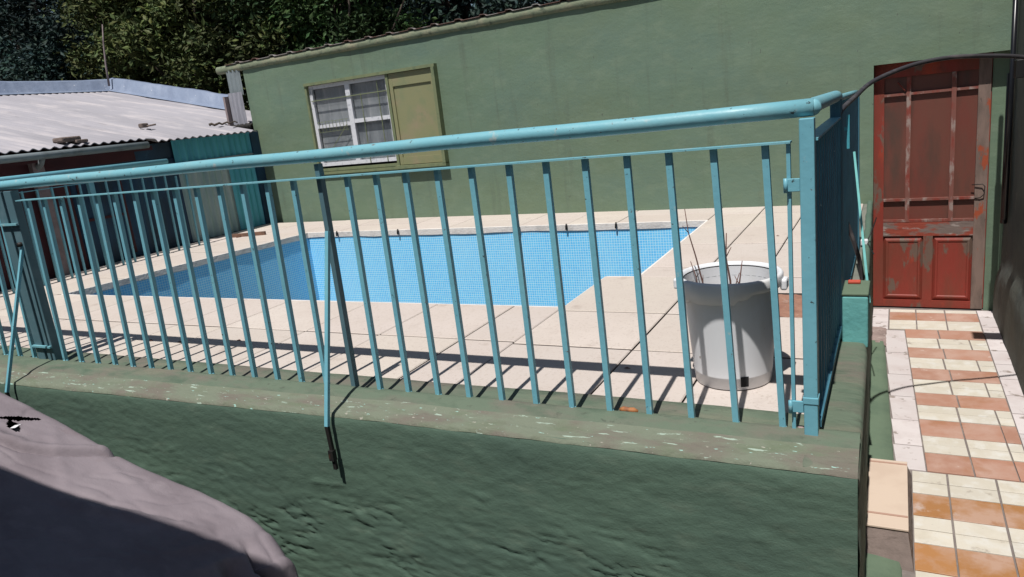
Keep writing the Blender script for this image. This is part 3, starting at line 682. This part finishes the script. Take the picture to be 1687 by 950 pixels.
# corner flashing sheets left of the house
fs_ = thing('corrugated_flashing', (-8.15,7.75,1.33), 'short upright pieces of grey corrugated sheet closing the corner between green house and shed roof', 'metal sheet')
def corr_v(b, x0, x1, y, z0, z1, amp=.014, per=.075, mi=0, tilt=0):
    n = int((x1-x0)/per*8); P = []
    for i in range(n+1):
        x = x0+(x1-x0)*i/n; yy = y+amp*math.sin(2*math.pi*(x-x0)/per)
        P.append([(x+tilt, yy, z1), (x, yy, z0)])
    b.grid(P, mi); b.grid([[(p[0], p[1]+.003, p[2]) for p in c] for c in P], mi)
b = MB(); corr_v(b, -8.31, -8.03, 7.72, 1.37, 1.84); part(b, 'lower_sheet', MT['zinc'], fs_)
b = MB(); corr_v(b, -8.31, -8.06, 7.76, 1.80, 2.15, .010); part(b, 'upper_sheet', MT['gutter'], fs_)
b = MB(); b.box((-8.36,7.66,1.34),(-8.325,7.74,1.80)); part(b, 'edge_board', MT['pinkpost'], fs_)
b = MB(); P = []
for i in range(24):
    x = -8.36+.42*i/23; P.append([(x, 7.69+.03*fbm((x*20,0,0)), 1.33),(x, 7.66, 1.375+.02*fbm((x*25,4,0))),(x,7.715,1.41+.018*fbm((x*25,8,0)))])
b.grid(P, 0); part(b, 'tar_joint', MT['iron'], fs_)

# ================================================================== SHED
sh = thing('shed', (-10,5,-.05), 'maroon and navy lean-to shed left of the pool under a pale corrugated roof', 'shed')
SL = .204
def rz(x): return 1.345+SL*(-7.9-x)
b = MB(); per = .112; P = []
y = -1.0
ysr = []
while y < 9.0: ysr.append(y); y += per/6
for y in ysr:
    zz = .012*math.sin(2*math.pi*y/per)
    x0 = -7.86 if y < 7.60 else -8.38
    if 5.95 < y < 7.60: x0 = -7.76
    P.append([(x0, y, rz(x0)+zz-(.02 if y > 6 else 0)), (-9.2, y, rz(-9.2)+zz), (-10.9, y, rz(-10.9)+zz), (-12.55, y, rz(-12.55)+zz)])
b.grid(P, 0); b.grid([[(p[0], p[1], p[2]-.008) for p in c] for c in P], 0)
b.grid([[c[0], (c[0][0], c[0][1], c[0][2]-.008)] for c in P], 0, False)
part(b, 'roof', MT['shed_roof'], sh)
b = MB(); P = []
for i in range(80):
    y = -1+10.1*i/79; n = .05*fbm((y*.8,0,0)); P.append([(-12.45,y,rz(-12.45)+.02),(-12.56,y,rz(-12.5)+.05+n*.3),(-12.60,y,rz(-12.5)+.20+n*.5),(-12.66,y,rz(-12.5)+.23+n*.6),(-12.9,y,rz(-12.5)+.20)])
b.grid(P, 0); P = []
for i in range(60):
    t = i/59; x = -12.6+3.1*t; y = 9.02-.22*t; n = .04*fbm((x*1.3,5,0)); zb = rz(x)
    P.append([(x,y-.10,zb+.02),(x,y-.01,zb+.05+n*.3),(x,y+.02,zb+.22+n*.6),(x,y+.1,zb+.24+n*.5),(x,y+.3,zb+.15)])
b.grid(P, 0); part(b, 'parapet_flashing', MT['silver'], sh)
def wall_y(b, y0, y1, z0, z1, x, amp=0, per=.09):
    n = max(1, int((y1-y0)/per*8)) if amp else 1; P = []
    for i in range(n+1):
        y = y0+(y1-y0)*i/n; xx = x+amp*math.sin(2*math.pi*y/per); P.append([(xx,y,z0),(xx,y,z1)])
    b.grid(P, 0, amp > 0)
b = MB(); b.box((-8.12,-1,-1.06),(-8.0,4.98,1.24)); b.box((-8.12,4.98,1.10),(-8.0,5.85,1.24)); b.box((-12.5,-1,-1.06),(-12.4,9,2.1)); b.box((-12.4,8.85,-1.06),(-8.4,8.95,1.4))
part(b, 'maroon_wall', MT['maroon'], sh)
b = MB(); b.box((-8.10,4.982,-1.06),(-8.02,6.45,1.098)); b.box((-8.10,5.851,1.098),(-8.0,6.45,1.27)); wall_y(b, 5.0,6.42,0.0,1.07,-8.004,.008,.12); part(b, 'navy_wall', MT['navy'], sh)
b = MB(); b.box((-8.012,5.05,.05),(-7.985,5.09,1.0)); b.box((-8.012,5.55,.05),(-7.985,5.59,1.0)); b.box((-8.012,5.09,.96),(-7.987,5.55,1.0)); b.box((-8.012,5.09,.5),(-7.99,5.55,.53)); part(b, 'door_frame', MT['maroon'], sh)
b = MB(); wall_y(b, 6.38,7.78,0.0,1.02,-7.99,.014,.10); part(b, 'pale_sheet', MT['palesheet'], sh)
b = MB(); wall_y(b, 6.36,7.72,1.0,1.285,-7.965,.012,.10); wall_y(b, 7.18,7.62,.0,1.0,-7.972,.010,.10); part(b, 'turquoise_sheet', MT['turqsheet'], sh)
b = MB(); b.box((-8.0,7.62,0),(-7.93,7.765,1.30)); part(b, 'corner_strip', MT['navy'], sh)
b = MB(); b.box((-7.99,6.36,.985),(-7.94,7.66,1.005)); part(b, 'sheet_rail', MT['gutter'], sh)
b = MB(); b.tube([(-7.80,-1,1.285),(-7.80,2.0,1.275),(-7.80,4.3,1.268),(-7.80,5.9,1.262)], .040, 10); b.tube([(-7.80,4.66,1.265),(-7.86,4.66,1.19),(-7.95,4.66,1.14)], .03, 8); part(b, 'gutter', MT['gutter'], sh)
b = MB(); b.box((-7.99,4.60,-.05),(-7.92,4.72,1.2)); part(b, 'door_post', MT['pinkpost'], sh)
b = MB(); b.box((-7.90,-1,1.20),(-7.86,6.0,1.25)); part(b, 'eave_board', MT['maroon'], sh)
# things lying on the shed roof
b = MB(); x = -7.98; b.box((x-.12,4.98,rz(x)+.02),(x+.06,5.2,rz(x)+.075), bev=.015); b.box((x-.05,5.12,rz(x)+.0),(x+.08,5.26,rz(x)+.035), bev=.01)
tag(b.build('broken_brick', MT['brown_cement']), 'grey-brown broken brick lying at the eave of the corrugated roof', 'brick')
b = MB(); x = -8.5; b.box((x-.04,6.38,rz(x)+.015),(x+.04,6.48,rz(x)+.07), bev=.015); b.tube([(x+.03,6.45,rz(x)+.03),(x+.12,6.52,rz(x)+.04)], .012, 6)
tag(b.build('roof_debris', MT['brown_cement']), 'small brown lump of debris in the middle of the corrugated roof', 'debris')
b = MB(); pts = []
for i in range(12): pts.append((-8.32+.30*i/11, 7.30+.22*i/11, rz(-8.2)+.035+.012*math.sin(i*2.1)))
b.tube(pts, [.02-.001*i for i in range(12)], 6); tag(b.build('dead_branch', MT['bark']), 'dead brown stick lying on the shed roof beside the house corner', 'branch')
b = MB(); b.tube([(-12.50,8.95,rz(-12.5)+.1),(-12.50,8.98,2.75),(-12.46,9.0,3.1),(-12.40,9.02,3.42)], [.022,.018,.014,.009], 6)
tag(b.build('bare_pole', MT['pinkpost']), 'thin bare leaning pole rising at the back corner of the shed roof', 'pole')

# ================================================================== RIGHT WALL
rwl = thing('boundary_wall', (.86,3,-1.06), 'tall dark rendered wall along the right side of the tiled path', 'wall')
b = MB(); P = []
for i in range(160):
    y = .9+6.53*i/159; c = []
    for j in range(70):
        z = -1.06+2.86*j/69
        bulge = .045/(1+math.exp((z+.62+.16*math.sin(y*1.7))*26))
        c.append((.808-bulge+.008*fbm((0,y*2,z*2), 4), y, z))
    P.append(c)
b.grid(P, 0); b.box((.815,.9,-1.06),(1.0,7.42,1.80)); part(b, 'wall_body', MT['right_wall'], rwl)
b = MB(); b.tube([(.775,7.10,-.15),(.775,7.10,1.04)], .024, 8); b.tube([(.775,7.02,-.10),(.775,7.02,1.78)], .018, 8); part(b, 'dark_uprights', MT['carpaint'], rwl)  # two black upright tubes forming a dark vertical band on the wall
wb_ = thing('wall_box', (.76,6.6,1.0), 'small black box fixed high on the dark right-hand wall', 'electrical box')
b = MB(); b.box((.745,6.54,1.01),(.80,6.66,1.14), bev=.006); part(b, 'case', MT['cable'], wb_)
b = MB(); b.box((.57,5.44,1.66),(.80,5.60,1.70)); b.tube([(.62,5.56,1.70),(.80,5.56,1.79)], .012, 6)
# unseen bracket, added above the view to throw the short shadow on the tiles
bk = thing('shadow_bracket', (.78,5.56,1.66), 'unseen bracket added over the path to cast a short shadow on the white tiles', 'bracket')
part(b, 'arm', MT['iron'], bk)

# ================================================================== STEP BLOCK
st = thing('step_block', (-.02,3.8,-1.06), 'peach tiled cement step block between the green wall corner and the tiled path', 'step')
b = MB(); x0, x1, y0, y1, zt = -.115, .066, 3.47, 4.16, -.90
b.hexa([(-.13,3.34,-1.05),(.092,3.30,-1.05),(.096,4.27,-1.05),(-.13,4.27,-1.05),(x0,y0+.012,zt-.012),(x1-.004,y0+.012,zt-.012),(x1-.004,y1-.004,zt-.012),(x0,y1-.004,zt-.012)])
bmx = part(b, 'cement_base', MT['brown_cement'], st)
b = MB(); b.box((x0-.004,y0,zt-.012),(x1,y1,zt), bev=.003); part(b, 'tread_tile', MT['step_tile'], st)
for yy in (y0+.105, y1-.045):
    b = MB(); b.box((x0-.002,yy,zt+.0005),(x1-.002,yy+.014,zt+.003)); part(b, 'tread_line', MT['step_groove'], st)
b = MB(); P = []
for i in range(20):
    t = i/19; P.append([(-.12+.20*t, 3.42-.22*t+.02*fbm((t*6,0,0)), -1.0-.03*t),(-.10+.22*t, 3.30-.24*t+.02*fbm((t*8,3,0)), -1.022)])
b.grid(P, 0); part(b, 'broken_edge', MT['cement'], st)

# ================================================================== BUCKET
bk = thing('bucket', (-.605,2.985,0), 'large white plastic bucket with a torn rim standing on the deck behind the railing bars', 'bucket')
cx, cy = -.605, 2.985
def ring(z, r, n=72, jag=0): return [(cx+.010*z/.42*0+r*math.cos(2*math.pi*k/n), cy+r*math.sin(2*math.pi*k/n), z+(jag*fbm((k*.25,z*3,2), 3) if jag else 0)) for k in range(n+1)]
b = MB()
prof = [(.001,.146),(.004,.153),(.05,.1575),(.052,.1595),(.056,.1595),(.10,.1625),(.20,.170),(.30,.178),(.385,.185)]
b.grid([ring(z, r) for z, r in prof], 0)
b.grid([ring(z, r) for z, r in ((.44,.183),(.385,.181),(.30,.174),(.20,.166),(.10,.158),(.06,.155),(.03,.10),(.03,.001))], 0)
b.grid([ring(z, r) for z, r in ((.385,.185),(.425,.1875))], 0)
part(b, 'body', MT['plastic'], bk)
b = MB()
n = 72; P = []
def hang(k):
    a = 2*math.pi*k/n; fr_ = max(0, -math.sin(a))
    tear = .0
    if fr_ > .25:
        s = math.cos(a)
        tear = .034+.010*noise.noise(Vector((s*4,2,0)))
        if s > .30: tear -= .020
        if s > .52: tear -= .022
        if s < -.72: tear += .014
    return max(.0, tear)
for (dz, r, hh) in ((-.018,.1885,1),(-.016,.206,1),(.0,.209,0),(.024,.209,0),(.032,.205,0),(.034,.197,0),(.030,.189,0),(.020,.184,0)):
    P.append([(cx+r*math.cos(2*math.pi*k/n), cy+r*math.sin(2*math.pi*k/n), .425+dz-(hang(k % n) if hh else 0)) for k in range(n+1)])
b.grid(P, 0)
part(b, 'rim', MT['plastic'], bk)
b = MB(); b.tube([(cx+.186*math.cos(t), cy+.186*math.sin(t), .412) for t in [2*math.pi*k/40 for k in range(41)]], .003, 6, cap=False)
b.tube([(cx+.1835*math.cos(t), cy+.1835*math.sin(t), .40) for t in [2*math.pi*k/40 for k in range(41)]], .002, 6, cap=False)
part(b, 'rim_ring', MT['gutter'], bk)
for sgn in (-1, 1):
    b = MB(); b.box((cx+sgn*.200, cy-.03, .39), (cx+sgn*.226, cy+.03, .435), bev=.008); part(b, 'handle_lug', MT['plastic'], bk)
b = MB(); a = -1.18
for k in range(4):
    pass
v = []
for t in (-1.20, -1.10, -1.00):
    for z in (.018, .062): v.append((cx+(.1545+z*.07+.0035)*math.cos(t), cy+(.1545+z*.07+.0035)*math.sin(t), z))
b.add(v, [(0,2,3,1),(2,4,5,3)]); b.add([(p[0]*.999+cx*.001, p[1]*.999+cy*.001, p[2]) for p in v], [(0,1,3,2),(2,3,5,4)])
part(b, 'drain_notch', MT['dark_room'], bk)
b = MB(); b.grid([[(cx+r*math.cos(2*math.pi*k/24), cy+r*math.sin(2*math.pi*k/24), .26+.012*fbm((r*20,k,0))) for k in range(25)] for r in (.166,.12,.06,.001)], 0); part(b, 'soil', MT['soil'], bk)
tw = thing('dead_plant', (cx,cy,.26), 'bare dry twigs growing out of the white bucket', 'plant')
def twig(pts, r0):
    b = MB(); b.tube(pts, [r0*(1-.6*i/(len(pts)-1)) for i in range(len(pts))], 6)
    for i in range(1, len(pts)-1):
        p = Vector(pts[i]); q = p+Vector((random.uniform(-.035,.035), random.uniform(-.02,.02), random.uniform(.02,.06)))
        b.tube([p, q], [r0*.5, r0*.25], 5)
    part(b, 'twig', MT['twig'], tw)
twig([(cx-.10,cy+.03,.26),(cx-.115,cy+.03,.40),(cx-.14,cy+.03,.52),(cx-.165,cy+.03,.62),(cx-.175,cy+.03,.72)], .0042)
twig([(cx+.0,cy+.0,.26),(cx+.004,cy+.0,.42),(cx-.010,cy+.0,.52),(cx-.004,cy+.0,.62)], .0055)
twig([(cx+.03,cy+.02,.26),(cx+.035,cy+.02,.40),(cx+.050,cy+.02,.50)], .005)
twig([(cx-.13,cy+.06,.26),(cx-.15,cy+.06,.42),(cx-.17,cy+.06,.49)], .004)
twig([(cx+.01,cy-.04,.26),(cx+.02,cy-.03,.38),(cx+.045,cy-.02,.46)], .004)

# ================================================================== HOSES AND SMALL THINGS
def smooth_path(pts, n=8):
    P = [Vector(p) for p in pts]; out = []
    for i in range(len(P)-1):
        p0 = P[max(i-1,0)]; p1 = P[i]; p2 = P[i+1]; p3 = P[min(i+2,len(P)-1)]
        for k in range(n):
            t = k/n; out.append(.5*((2*p1)+(-p0+p2)*t+(2*p0-5*p1+4*p2-p3)*t*t+(-p0+3*p1-3*p2+p3)*t**3))
    out.append(P[-1]); return out
b = MB(); b.tube(smooth_path([(-.235,3.65,.99),(-.229,3.72,1.028),(-.181,4.0,1.076),(-.111,4.3,1.133),(.054,4.5,1.187),(.221,4.6,1.205),(.39,4.7,1.194),(.579,4.8,1.164),(.80,4.95,1.09)]), .0115, 10)
tag(b.build('hose', MT['hose']), 'black plastic hose arching from the side railing across the top of the red door', 'hose')
b = MB(); b.tube(smooth_path([(-.278,4.40,.50),(-.262,4.40,.44),(-.230,4.40,.345),(-.190,4.40,.21),(-.170,4.40,.10),(-.166,4.40,.03)]), .012, 10)
tag(b.build('hose', MT['hose']), 'short bent black hose coming down behind the side railing above the turquoise block', 'hose')
b = MB(); b.box((-.205,3.76,.207),(-.150,3.79,.222), bev=.004)
tag(b.build('plastic_fitting', MT['red_plastic']), 'small red plastic fitting on top of the turquoise block', 'fitting')
wc = thing('cable_joint', (-.2,5.6,.0), 'white connector with thin black wires on the cement strip beside the side railing', 'cable')
b = MB(); b.box((-.222,5.55,.01),(-.175,5.60,.05), bev=.006); part(b, 'connector', MT['paper'], wc)
b = MB(); b.tube([(-.18,5.57,.04),(-.15,5.7,.10),(-.13,5.8,.16)], .004, 5); b.tube([(-.18,5.57,.03),(-.15,5.4,.01),(-.13,5.2,.03)], .004, 5); b.tube([(-.235,4.5,.0),(-.19,4.48,.005),(-.135,4.55,.02)], .004, 5); part(b, 'wire', MT['cable'], wc)
b = MB(); P_ = []
b.tube([(-.960,2.556,.004),(-.945,2.552,.008),(-.925,2.556,.006),(-.905,2.553,.007),(-.888,2.557,.002)], [.008,.013,.010,.012,.006], 7)
tag(b.build('orange_scrap', MT['orange_bit']), 'orange scrap lying at the foot of the railing bars on the painted edge', 'scrap')
b = MB(); b.box((-.300,2.500,-.02),(-.275,2.535,.02), bev=.007)
tag(b.build('stone', MT['stone']), 'small pinkish stone wedged at the foot of the corner post', 'stone')
b = MB(); b.bar((-7.54,6.63,.018), (-7.10,6.76,.02), .05, .035); b.bar((-7.45,6.60,.018), (-7.42,6.64,.018), .03, .03)
tag(b.build('wood_offcut', MT['wood']), 'brown piece of wood lying on the deck at the far left pool corner', 'wood')
for (x, y, s) in ((-1.08,3.0,.010),(-.83,6.0,.008),(-3.6,3.05,.012),(-4.02,2.96,.02),(-4.3,2.95,.018)):
    b = MB(); b.add([(x-s*1.6,y,.003),(x,y-s*.6,.004),(x+s*1.8,y,.003),(x,y+s*.7,.008)], [(0,1,2,3)]); b.add([(x-s*1.6,y,.0025),(x,y-s*.6,.0035),(x+s*1.8,y,.0025),(x,y+s*.7,.0075)], [(3,2,1,0)])
    tag(b.build('fallen_leaf', MT['twig']), 'dry brown leaf lying on the pale deck slabs', 'leaf', 'dry leaves on the deck')

# ================================================================== COVERED CAR
def prof_z(x):
    pts = [(-6.5,.33),(-4.6,.33),(-4.1,.33),(-3.61,.246),(-3.09,.104),(-2.80,-.008),(-2.60,-.044),(-2.33,-.090),(-2.20,-.122),(-2.10,-.158),(-2.0,-.200),(-1.9,-.25),(-1.5,-.4)]
    for i in range(len(pts)-1):
        if pts[i][0] <= x <= pts[i+1][0]:
            t = (x-pts[i][0])/(pts[i+1][0]-pts[i][0]); return pts[i][1]+(pts[i+1][1]-pts[i][1])*t
    return pts[0][1] if x < pts[0][0] else pts[-1][1]
def prof_s(x): return sum(prof_z(x+d)*w for d, w in ((-.12,.15),(-.06,.2),(0,.3),(.06,.2),(.12,.15)))
CREASE = [(-4.2,1.36),(-3.6,1.42),(-3.212,1.452),(-3.1,1.472),(-2.992,1.534),(-2.901,1.632),(-2.80,1.72)]
CREASE2 = [(-3.3,1.33),(-2.9,1.40),(-2.55,1.47),(-2.30,1.52)]
def dline(x, y, L):
    best = 9; sg = 1
    for (ax, ay), (bx_, by_) in zip(L, L[1:]):
        ux, uy = bx_-ax, by_-ay; q = ux*ux+uy*uy; t = max(0, min(1, ((x-ax)*ux+(y-ay)*uy)/q))
        d = math.hypot(x-ax-ux*t, y-ay-uy*t)
        if d < best: best = d; sg = 1 if (ux*(y-ay)-uy*(x-ax)) > 0 else -1
    return best*sg
def cover_pt(i, j, off=0.0):
    # i along x (0..1), j across y (0..1)
    XE, YE = -1.925, 1.665
    s = -5.3+(XE+5.3)*min(i/.72, 1); di = max(0, (i-.72)/.28)
    t = -.5+(YE+.5)*min(j/.78, 1); dj = max(0, (j-.78)/.22)
    R = .035
    def drop(d, H_):
        L = d*H_
        if L < R*math.pi/2: a = L/R; return R*math.sin(a), R*(1-math.cos(a))
        return R+(L-R*math.pi/2)*.10, R+(L-R*math.pi/2)
    ox, zx = drop(di, .85); oy, zy = drop(dj, .95)
    x = s+ox; y = t+oy; z = prof_s(s)
    if di > 0 or s > -2.15: y -= .045*max(0, (s+2.15)/.2)**2*min(1, max(0, (t-1.2)/.45))
    z += .006*math.sin(max(0, min(1, (t+.4)/2))*math.pi)-.006
    d1 = dline(s, t, CREASE); d2 = dline(s, t, CREASE2)
    z += -.028*math.exp(-(d1/.011)**2)+.016*math.exp(-((d1-.028)/.022)**2)
    z += -.007*math.exp(-(d2/.012)**2)+.006*math.exp(-((d2+.03)/.03)**2)
    z += .004*fbm((s*1.0,t*2.0,1), 4)+.0015*fbm((s*5,t*9,3), 3)-.0045*max(0, 1-abs(fbm((s*1.9+t*.8,t*4.2-s,7), 3))*9)
    if s < -2.8: z -= .09*max(0, t-1.585)*min(1, (-2.8-s)/.3)
    for (qx, qy, ang, L, h) in ((-2.45,1.45,.25,.30,.010),(-2.15,1.44,.9,.12,.010),(-2.02,1.50,1.15,.12,.014),(-2.7,1.6,-.15,.2,.008),(-2.2,1.5,1.2,.16,.008),(-2.9,1.5,-.5,.3,.005),(-3.15,1.52,.9,.14,.006),(-3.5,1.5,.2,.3,.007),(-2.08,1.56,1.0,.16,.010)):
        ca, sa = math.cos(ang), math.sin(ang); px_ = (s-qx)*ca+(t-qy)*sa; py_ = -(s-qx)*sa+(t-qy)*ca
        z += h*math.exp(-(px_/L)**2-(py_/.022)**2)
    fold = (1-abs(math.sin(t*19+1.2*math.sin(t*7+di*2)+di*1.5)))*1.3-.6+.35*math.sin(t*47)
    a = min(1, di*4)
    vf = math.exp(-((t-1.49)/.045)**2)+.7*math.exp(-((t-1.585)/.018)**2)+.6*math.exp(-((t-1.38)/.02)**2)
    if s > XE-.16: x -= .115*vf*((s-XE+.16)/.16)**2; z -= .045*vf*((s-XE+.16)/.16)**2
    if di > 0: x += .040*fold*a; y += .02*a*math.sin(t*17+di*5); z += .010*fold*a
    elif s > XE-.14: z += .008*fold*((s-XE+.14)/.14)**2
    f2 = math.sin(s*13+1.2*math.sin(s*5))*.6+.4*math.sin(s*31)
    if dj > 0: y += .022*f2*min(1, dj*3)
    z -= zx+zy
    return Vector((x, y, max(z, -1.05)-off))
cv = thing('car_cover', (-3.5,.8,-1.05), 'faded mauve-grey fabric cover draped over a parked car in the lower left corner', 'car cover')
NI, NJ = 600, 420
P = [[cover_pt(i/NI, j/NJ) for j in range(NJ+1)] for i in range(NI+1)]
def seg(p, a, b_, w):
    ux, uy = b_[0]-a[0], b_[1]-a[1]; q = ux*ux+uy*uy; t = ((p.x-a[0])*ux+(p.y-a[1])*uy)/q
    tt = max(0, min(1, t)); d = math.hypot(p.x-a[0]-ux*tt, p.y-a[1]-uy*tt)
    return d < w*(1-.55*abs(2*tt-1))*(1+.35*noise.noise(Vector((p.x*30, p.y*30, 0))))
def in_tear(i, j):
    p = (P[i][j]+P[i+1][j+1])/2
    if not (-3.42 < p.x < -3.18 and 1.50 < p.y < 1.68): return False
    return seg(p, (-3.365,1.552), (-3.255,1.642), .020) or seg(p, (-3.315,1.560), (-3.225,1.538), .020)
b = MB(); b.grid(P, 0, True, in_tear); part(b, 'cloth', MT['cover'], cv)
b = MB(); Q = [[cover_pt(i/60, j/40, .07) for j in range(41)] for i in range(61)]
b.grid(Q, 0); tag(b.build('car', MT['carpaint']), 'dark car seen only through the tear in its cloth cover', 'car')
pp = Vector((-3.285, 1.555, 0)); pp.z = prof_s(-3.285)-.022
b = MB(); b.add([pp+Vector((-.012,-.012,0)),pp+Vector((.022,-.006,.004)),pp+Vector((.03,.018,.012)),pp+Vector((.0,.006,.008)),pp+Vector((.005,0,-.012))], [(0,1,2,3),(0,4,1),(1,4,2),(2,4,3),(3,4,0)])
tag(b.build('paper_scrap', MT['paper']), 'white scrap showing inside the tear of the car cover', 'scrap')

# porch behind the viewer; its roof shades the near half of the car
po = thing('porch', (-4,-1,-1.06), 'porch roof behind the viewer that shades the near side of the covered car', 'porch')
b = MB(); b.hexa([(-3.1,-4,2.5),(-1.1,-4,2.5),(-1.1,.285,2.5),(-3.1,.175,2.5),(-3.1,-4,2.62),(-1.1,-4,2.62),(-1.1,.285,2.62),(-3.1,.175,2.62)])
b.hexa([(-9,-4,2.5),(-3.1,-4,2.5),(-3.1,.175,2.5),(-9,.0,2.5),(-9,-4,2.62),(-3.1,-4,2.62),(-3.1,.175,2.62),(-9,.0,2.62)]); part(b, 'roof', MT['porch'], po)
b = MB(); b.box((-9,-4,-1.06),(-1.3,-3.9,2.495)); part(b, 'wall', MT['porch'], po)
for x in (-1.5, -7.5):
    b = MB(); b.box((x-.06,-.8,-1.06),(x+.06,-.68,2.495)); part(b, 'post', MT['porch'], po)

# ================================================================== TREES
def tree(name, label, base, crown, rad, nleaf, lmat, size, group=None, nclump=60, seed=1, trunkr=.16):
    rnd = random.Random(seed)
    t = thing(name, base, label, 'tree', group)
    B = Vector(base); Cc = Vector(crown); Rv = Vector(rad)
    b = MB(); top = Cc-Vector((0,0,Rv.z*.3))
    b.tube(smooth_path([B, B.lerp(top,.35)+Vector((.1,.05,0)), B.lerp(top,.7)+Vector((-.08,0,0)), top], 4), [trunkr*(1-.55*i/12) for i in range(13)], 9)
    part(b, 'trunk', MT['bark'], t)
    clumps = []
    for i in range(nclump):
        while True:
            d = Vector((rnd.uniform(-1,1), rnd.uniform(-1,1), rnd.uniform(-1,1)))
            if .25 < d.length < 1: break
        d *= (.72+.35*rnd.random()); clumps.append((Cc+Vector((d.x*Rv.x, d.y*Rv.y, d.z*Rv.z)), rnd.uniform(.16,.34)*min(Rv), rnd.uniform(.55,1.5)))
    b = MB()
    for i in range(0, len(clumps), 3):
        c = clumps[i][0]; s0 = B.lerp(top, rnd.uniform(.45,1)); mid = s0.lerp(c,.5)+Vector((0,0,-.1))
        b.tube([s0, mid, c], [trunkr*.35, trunkr*.2, trunkr*.07], 5)
    part(b, 'branches', MT['bark'], t)
    b = MB(); per = nleaf//nclump
    for (c, r, tn) in clumps:
        for k in range(per):
            d = Vector((rnd.gauss(0,1), rnd.gauss(0,1), rnd.gauss(0,.8)))*(r*.55); p = c+d
            a = Vector((rnd.gauss(0,1), rnd.gauss(0,1), rnd.gauss(-.2,.7))).normalized(); n_ = a.cross(Vector((rnd.gauss(0,1), rnd.gauss(0,1), rnd.gauss(0,1)))).normalized()
            L = size*rnd.uniform(.6,1.35); w = n_*(L*.22); q = a*L
            mid = p+q*.5+a.cross(n_)*(L*.07)
            g = tn*rnd.uniform(.72,1.3); col = (g*rnd.uniform(.85,1.25), g, g*rnd.uniform(.7,1.1))
            b.add([p, mid+w, p+q, mid-w], [(0,1,2,3)], 0, col)
    part(b, 'crown', lmat, t)
TG = 'trees behind the house and shed'
tree('broadleaf_tree', 'olive-green leafy tree catching the sun behind the silver-edged shed roof', (-13.5,11.8,-1.06), (-13.2,11.6,3.2), (3.3,1.6,2.2), 49400, MT['leaf_olive'], 0.136, TG, 90, 3)
tree('broadleaf_tree', 'dark bluish tree at the far left above the shed roof', (-25,16,-1.06), (-24.5,16,5.2), (5.0,2.6,5.2), 49400, MT['leaf_dark'], 0.186, TG, 110, 4, .3)
tree('broadleaf_tree', 'tall dark tree rising behind the bare pole', (-20,17.5,-1.06), (-19.5,17.5,6), (4.2,2.6,5.0), 41800, MT['leaf_dark'], 0.186, TG, 100, 5, .3)
tree('broadleaf_tree', 'mid-green tree just above the left end of the house eave', (-10.0,12.2,-1.06), (-10.2,12.4,3.0), (2.3,1.6,2.6), 34200, MT['leaf_green'], 0.130, TG, 70, 6)
tree('broadleaf_tree', 'dark tree over the house roof left of the picture centre', (-8.0,15.5,-1.06), (-8.6,15.5,4.2), (3.6,2.2,4.0), 41800, MT['leaf_dark'], 0.161, TG, 90, 8, .25)
tree('broadleaf_tree', 'very dark tree mass where the house roof leaves the picture', (-4.5,16,-1.06), (-5.0,16,4.4), (3.4,2.2,3.6), 38000, MT['leaf_dark'], 0.161, TG, 80, 9, .25)
tree('broadleaf_tree', 'dark tree filling the gap behind the sunny olive tree', (-15,19,-1.06), (-14.5,19,5.5), (4.8,2.4,5.5), 41800, MT['leaf_dark'], 0.186, TG, 110, 10, .3)
tree('broadleaf_tree', 'low dark shrub-like tree behind the left part of the shed roof', (-20,12.5,-1.06), (-19.5,12.8,2.6), (3.8,1.6,2.6), 38000, MT['leaf_dark'], 0.149, TG, 80, 11)
# drop the helper keys
for o in bpy.data.objects:
    if '_w' in o: del o['_w']
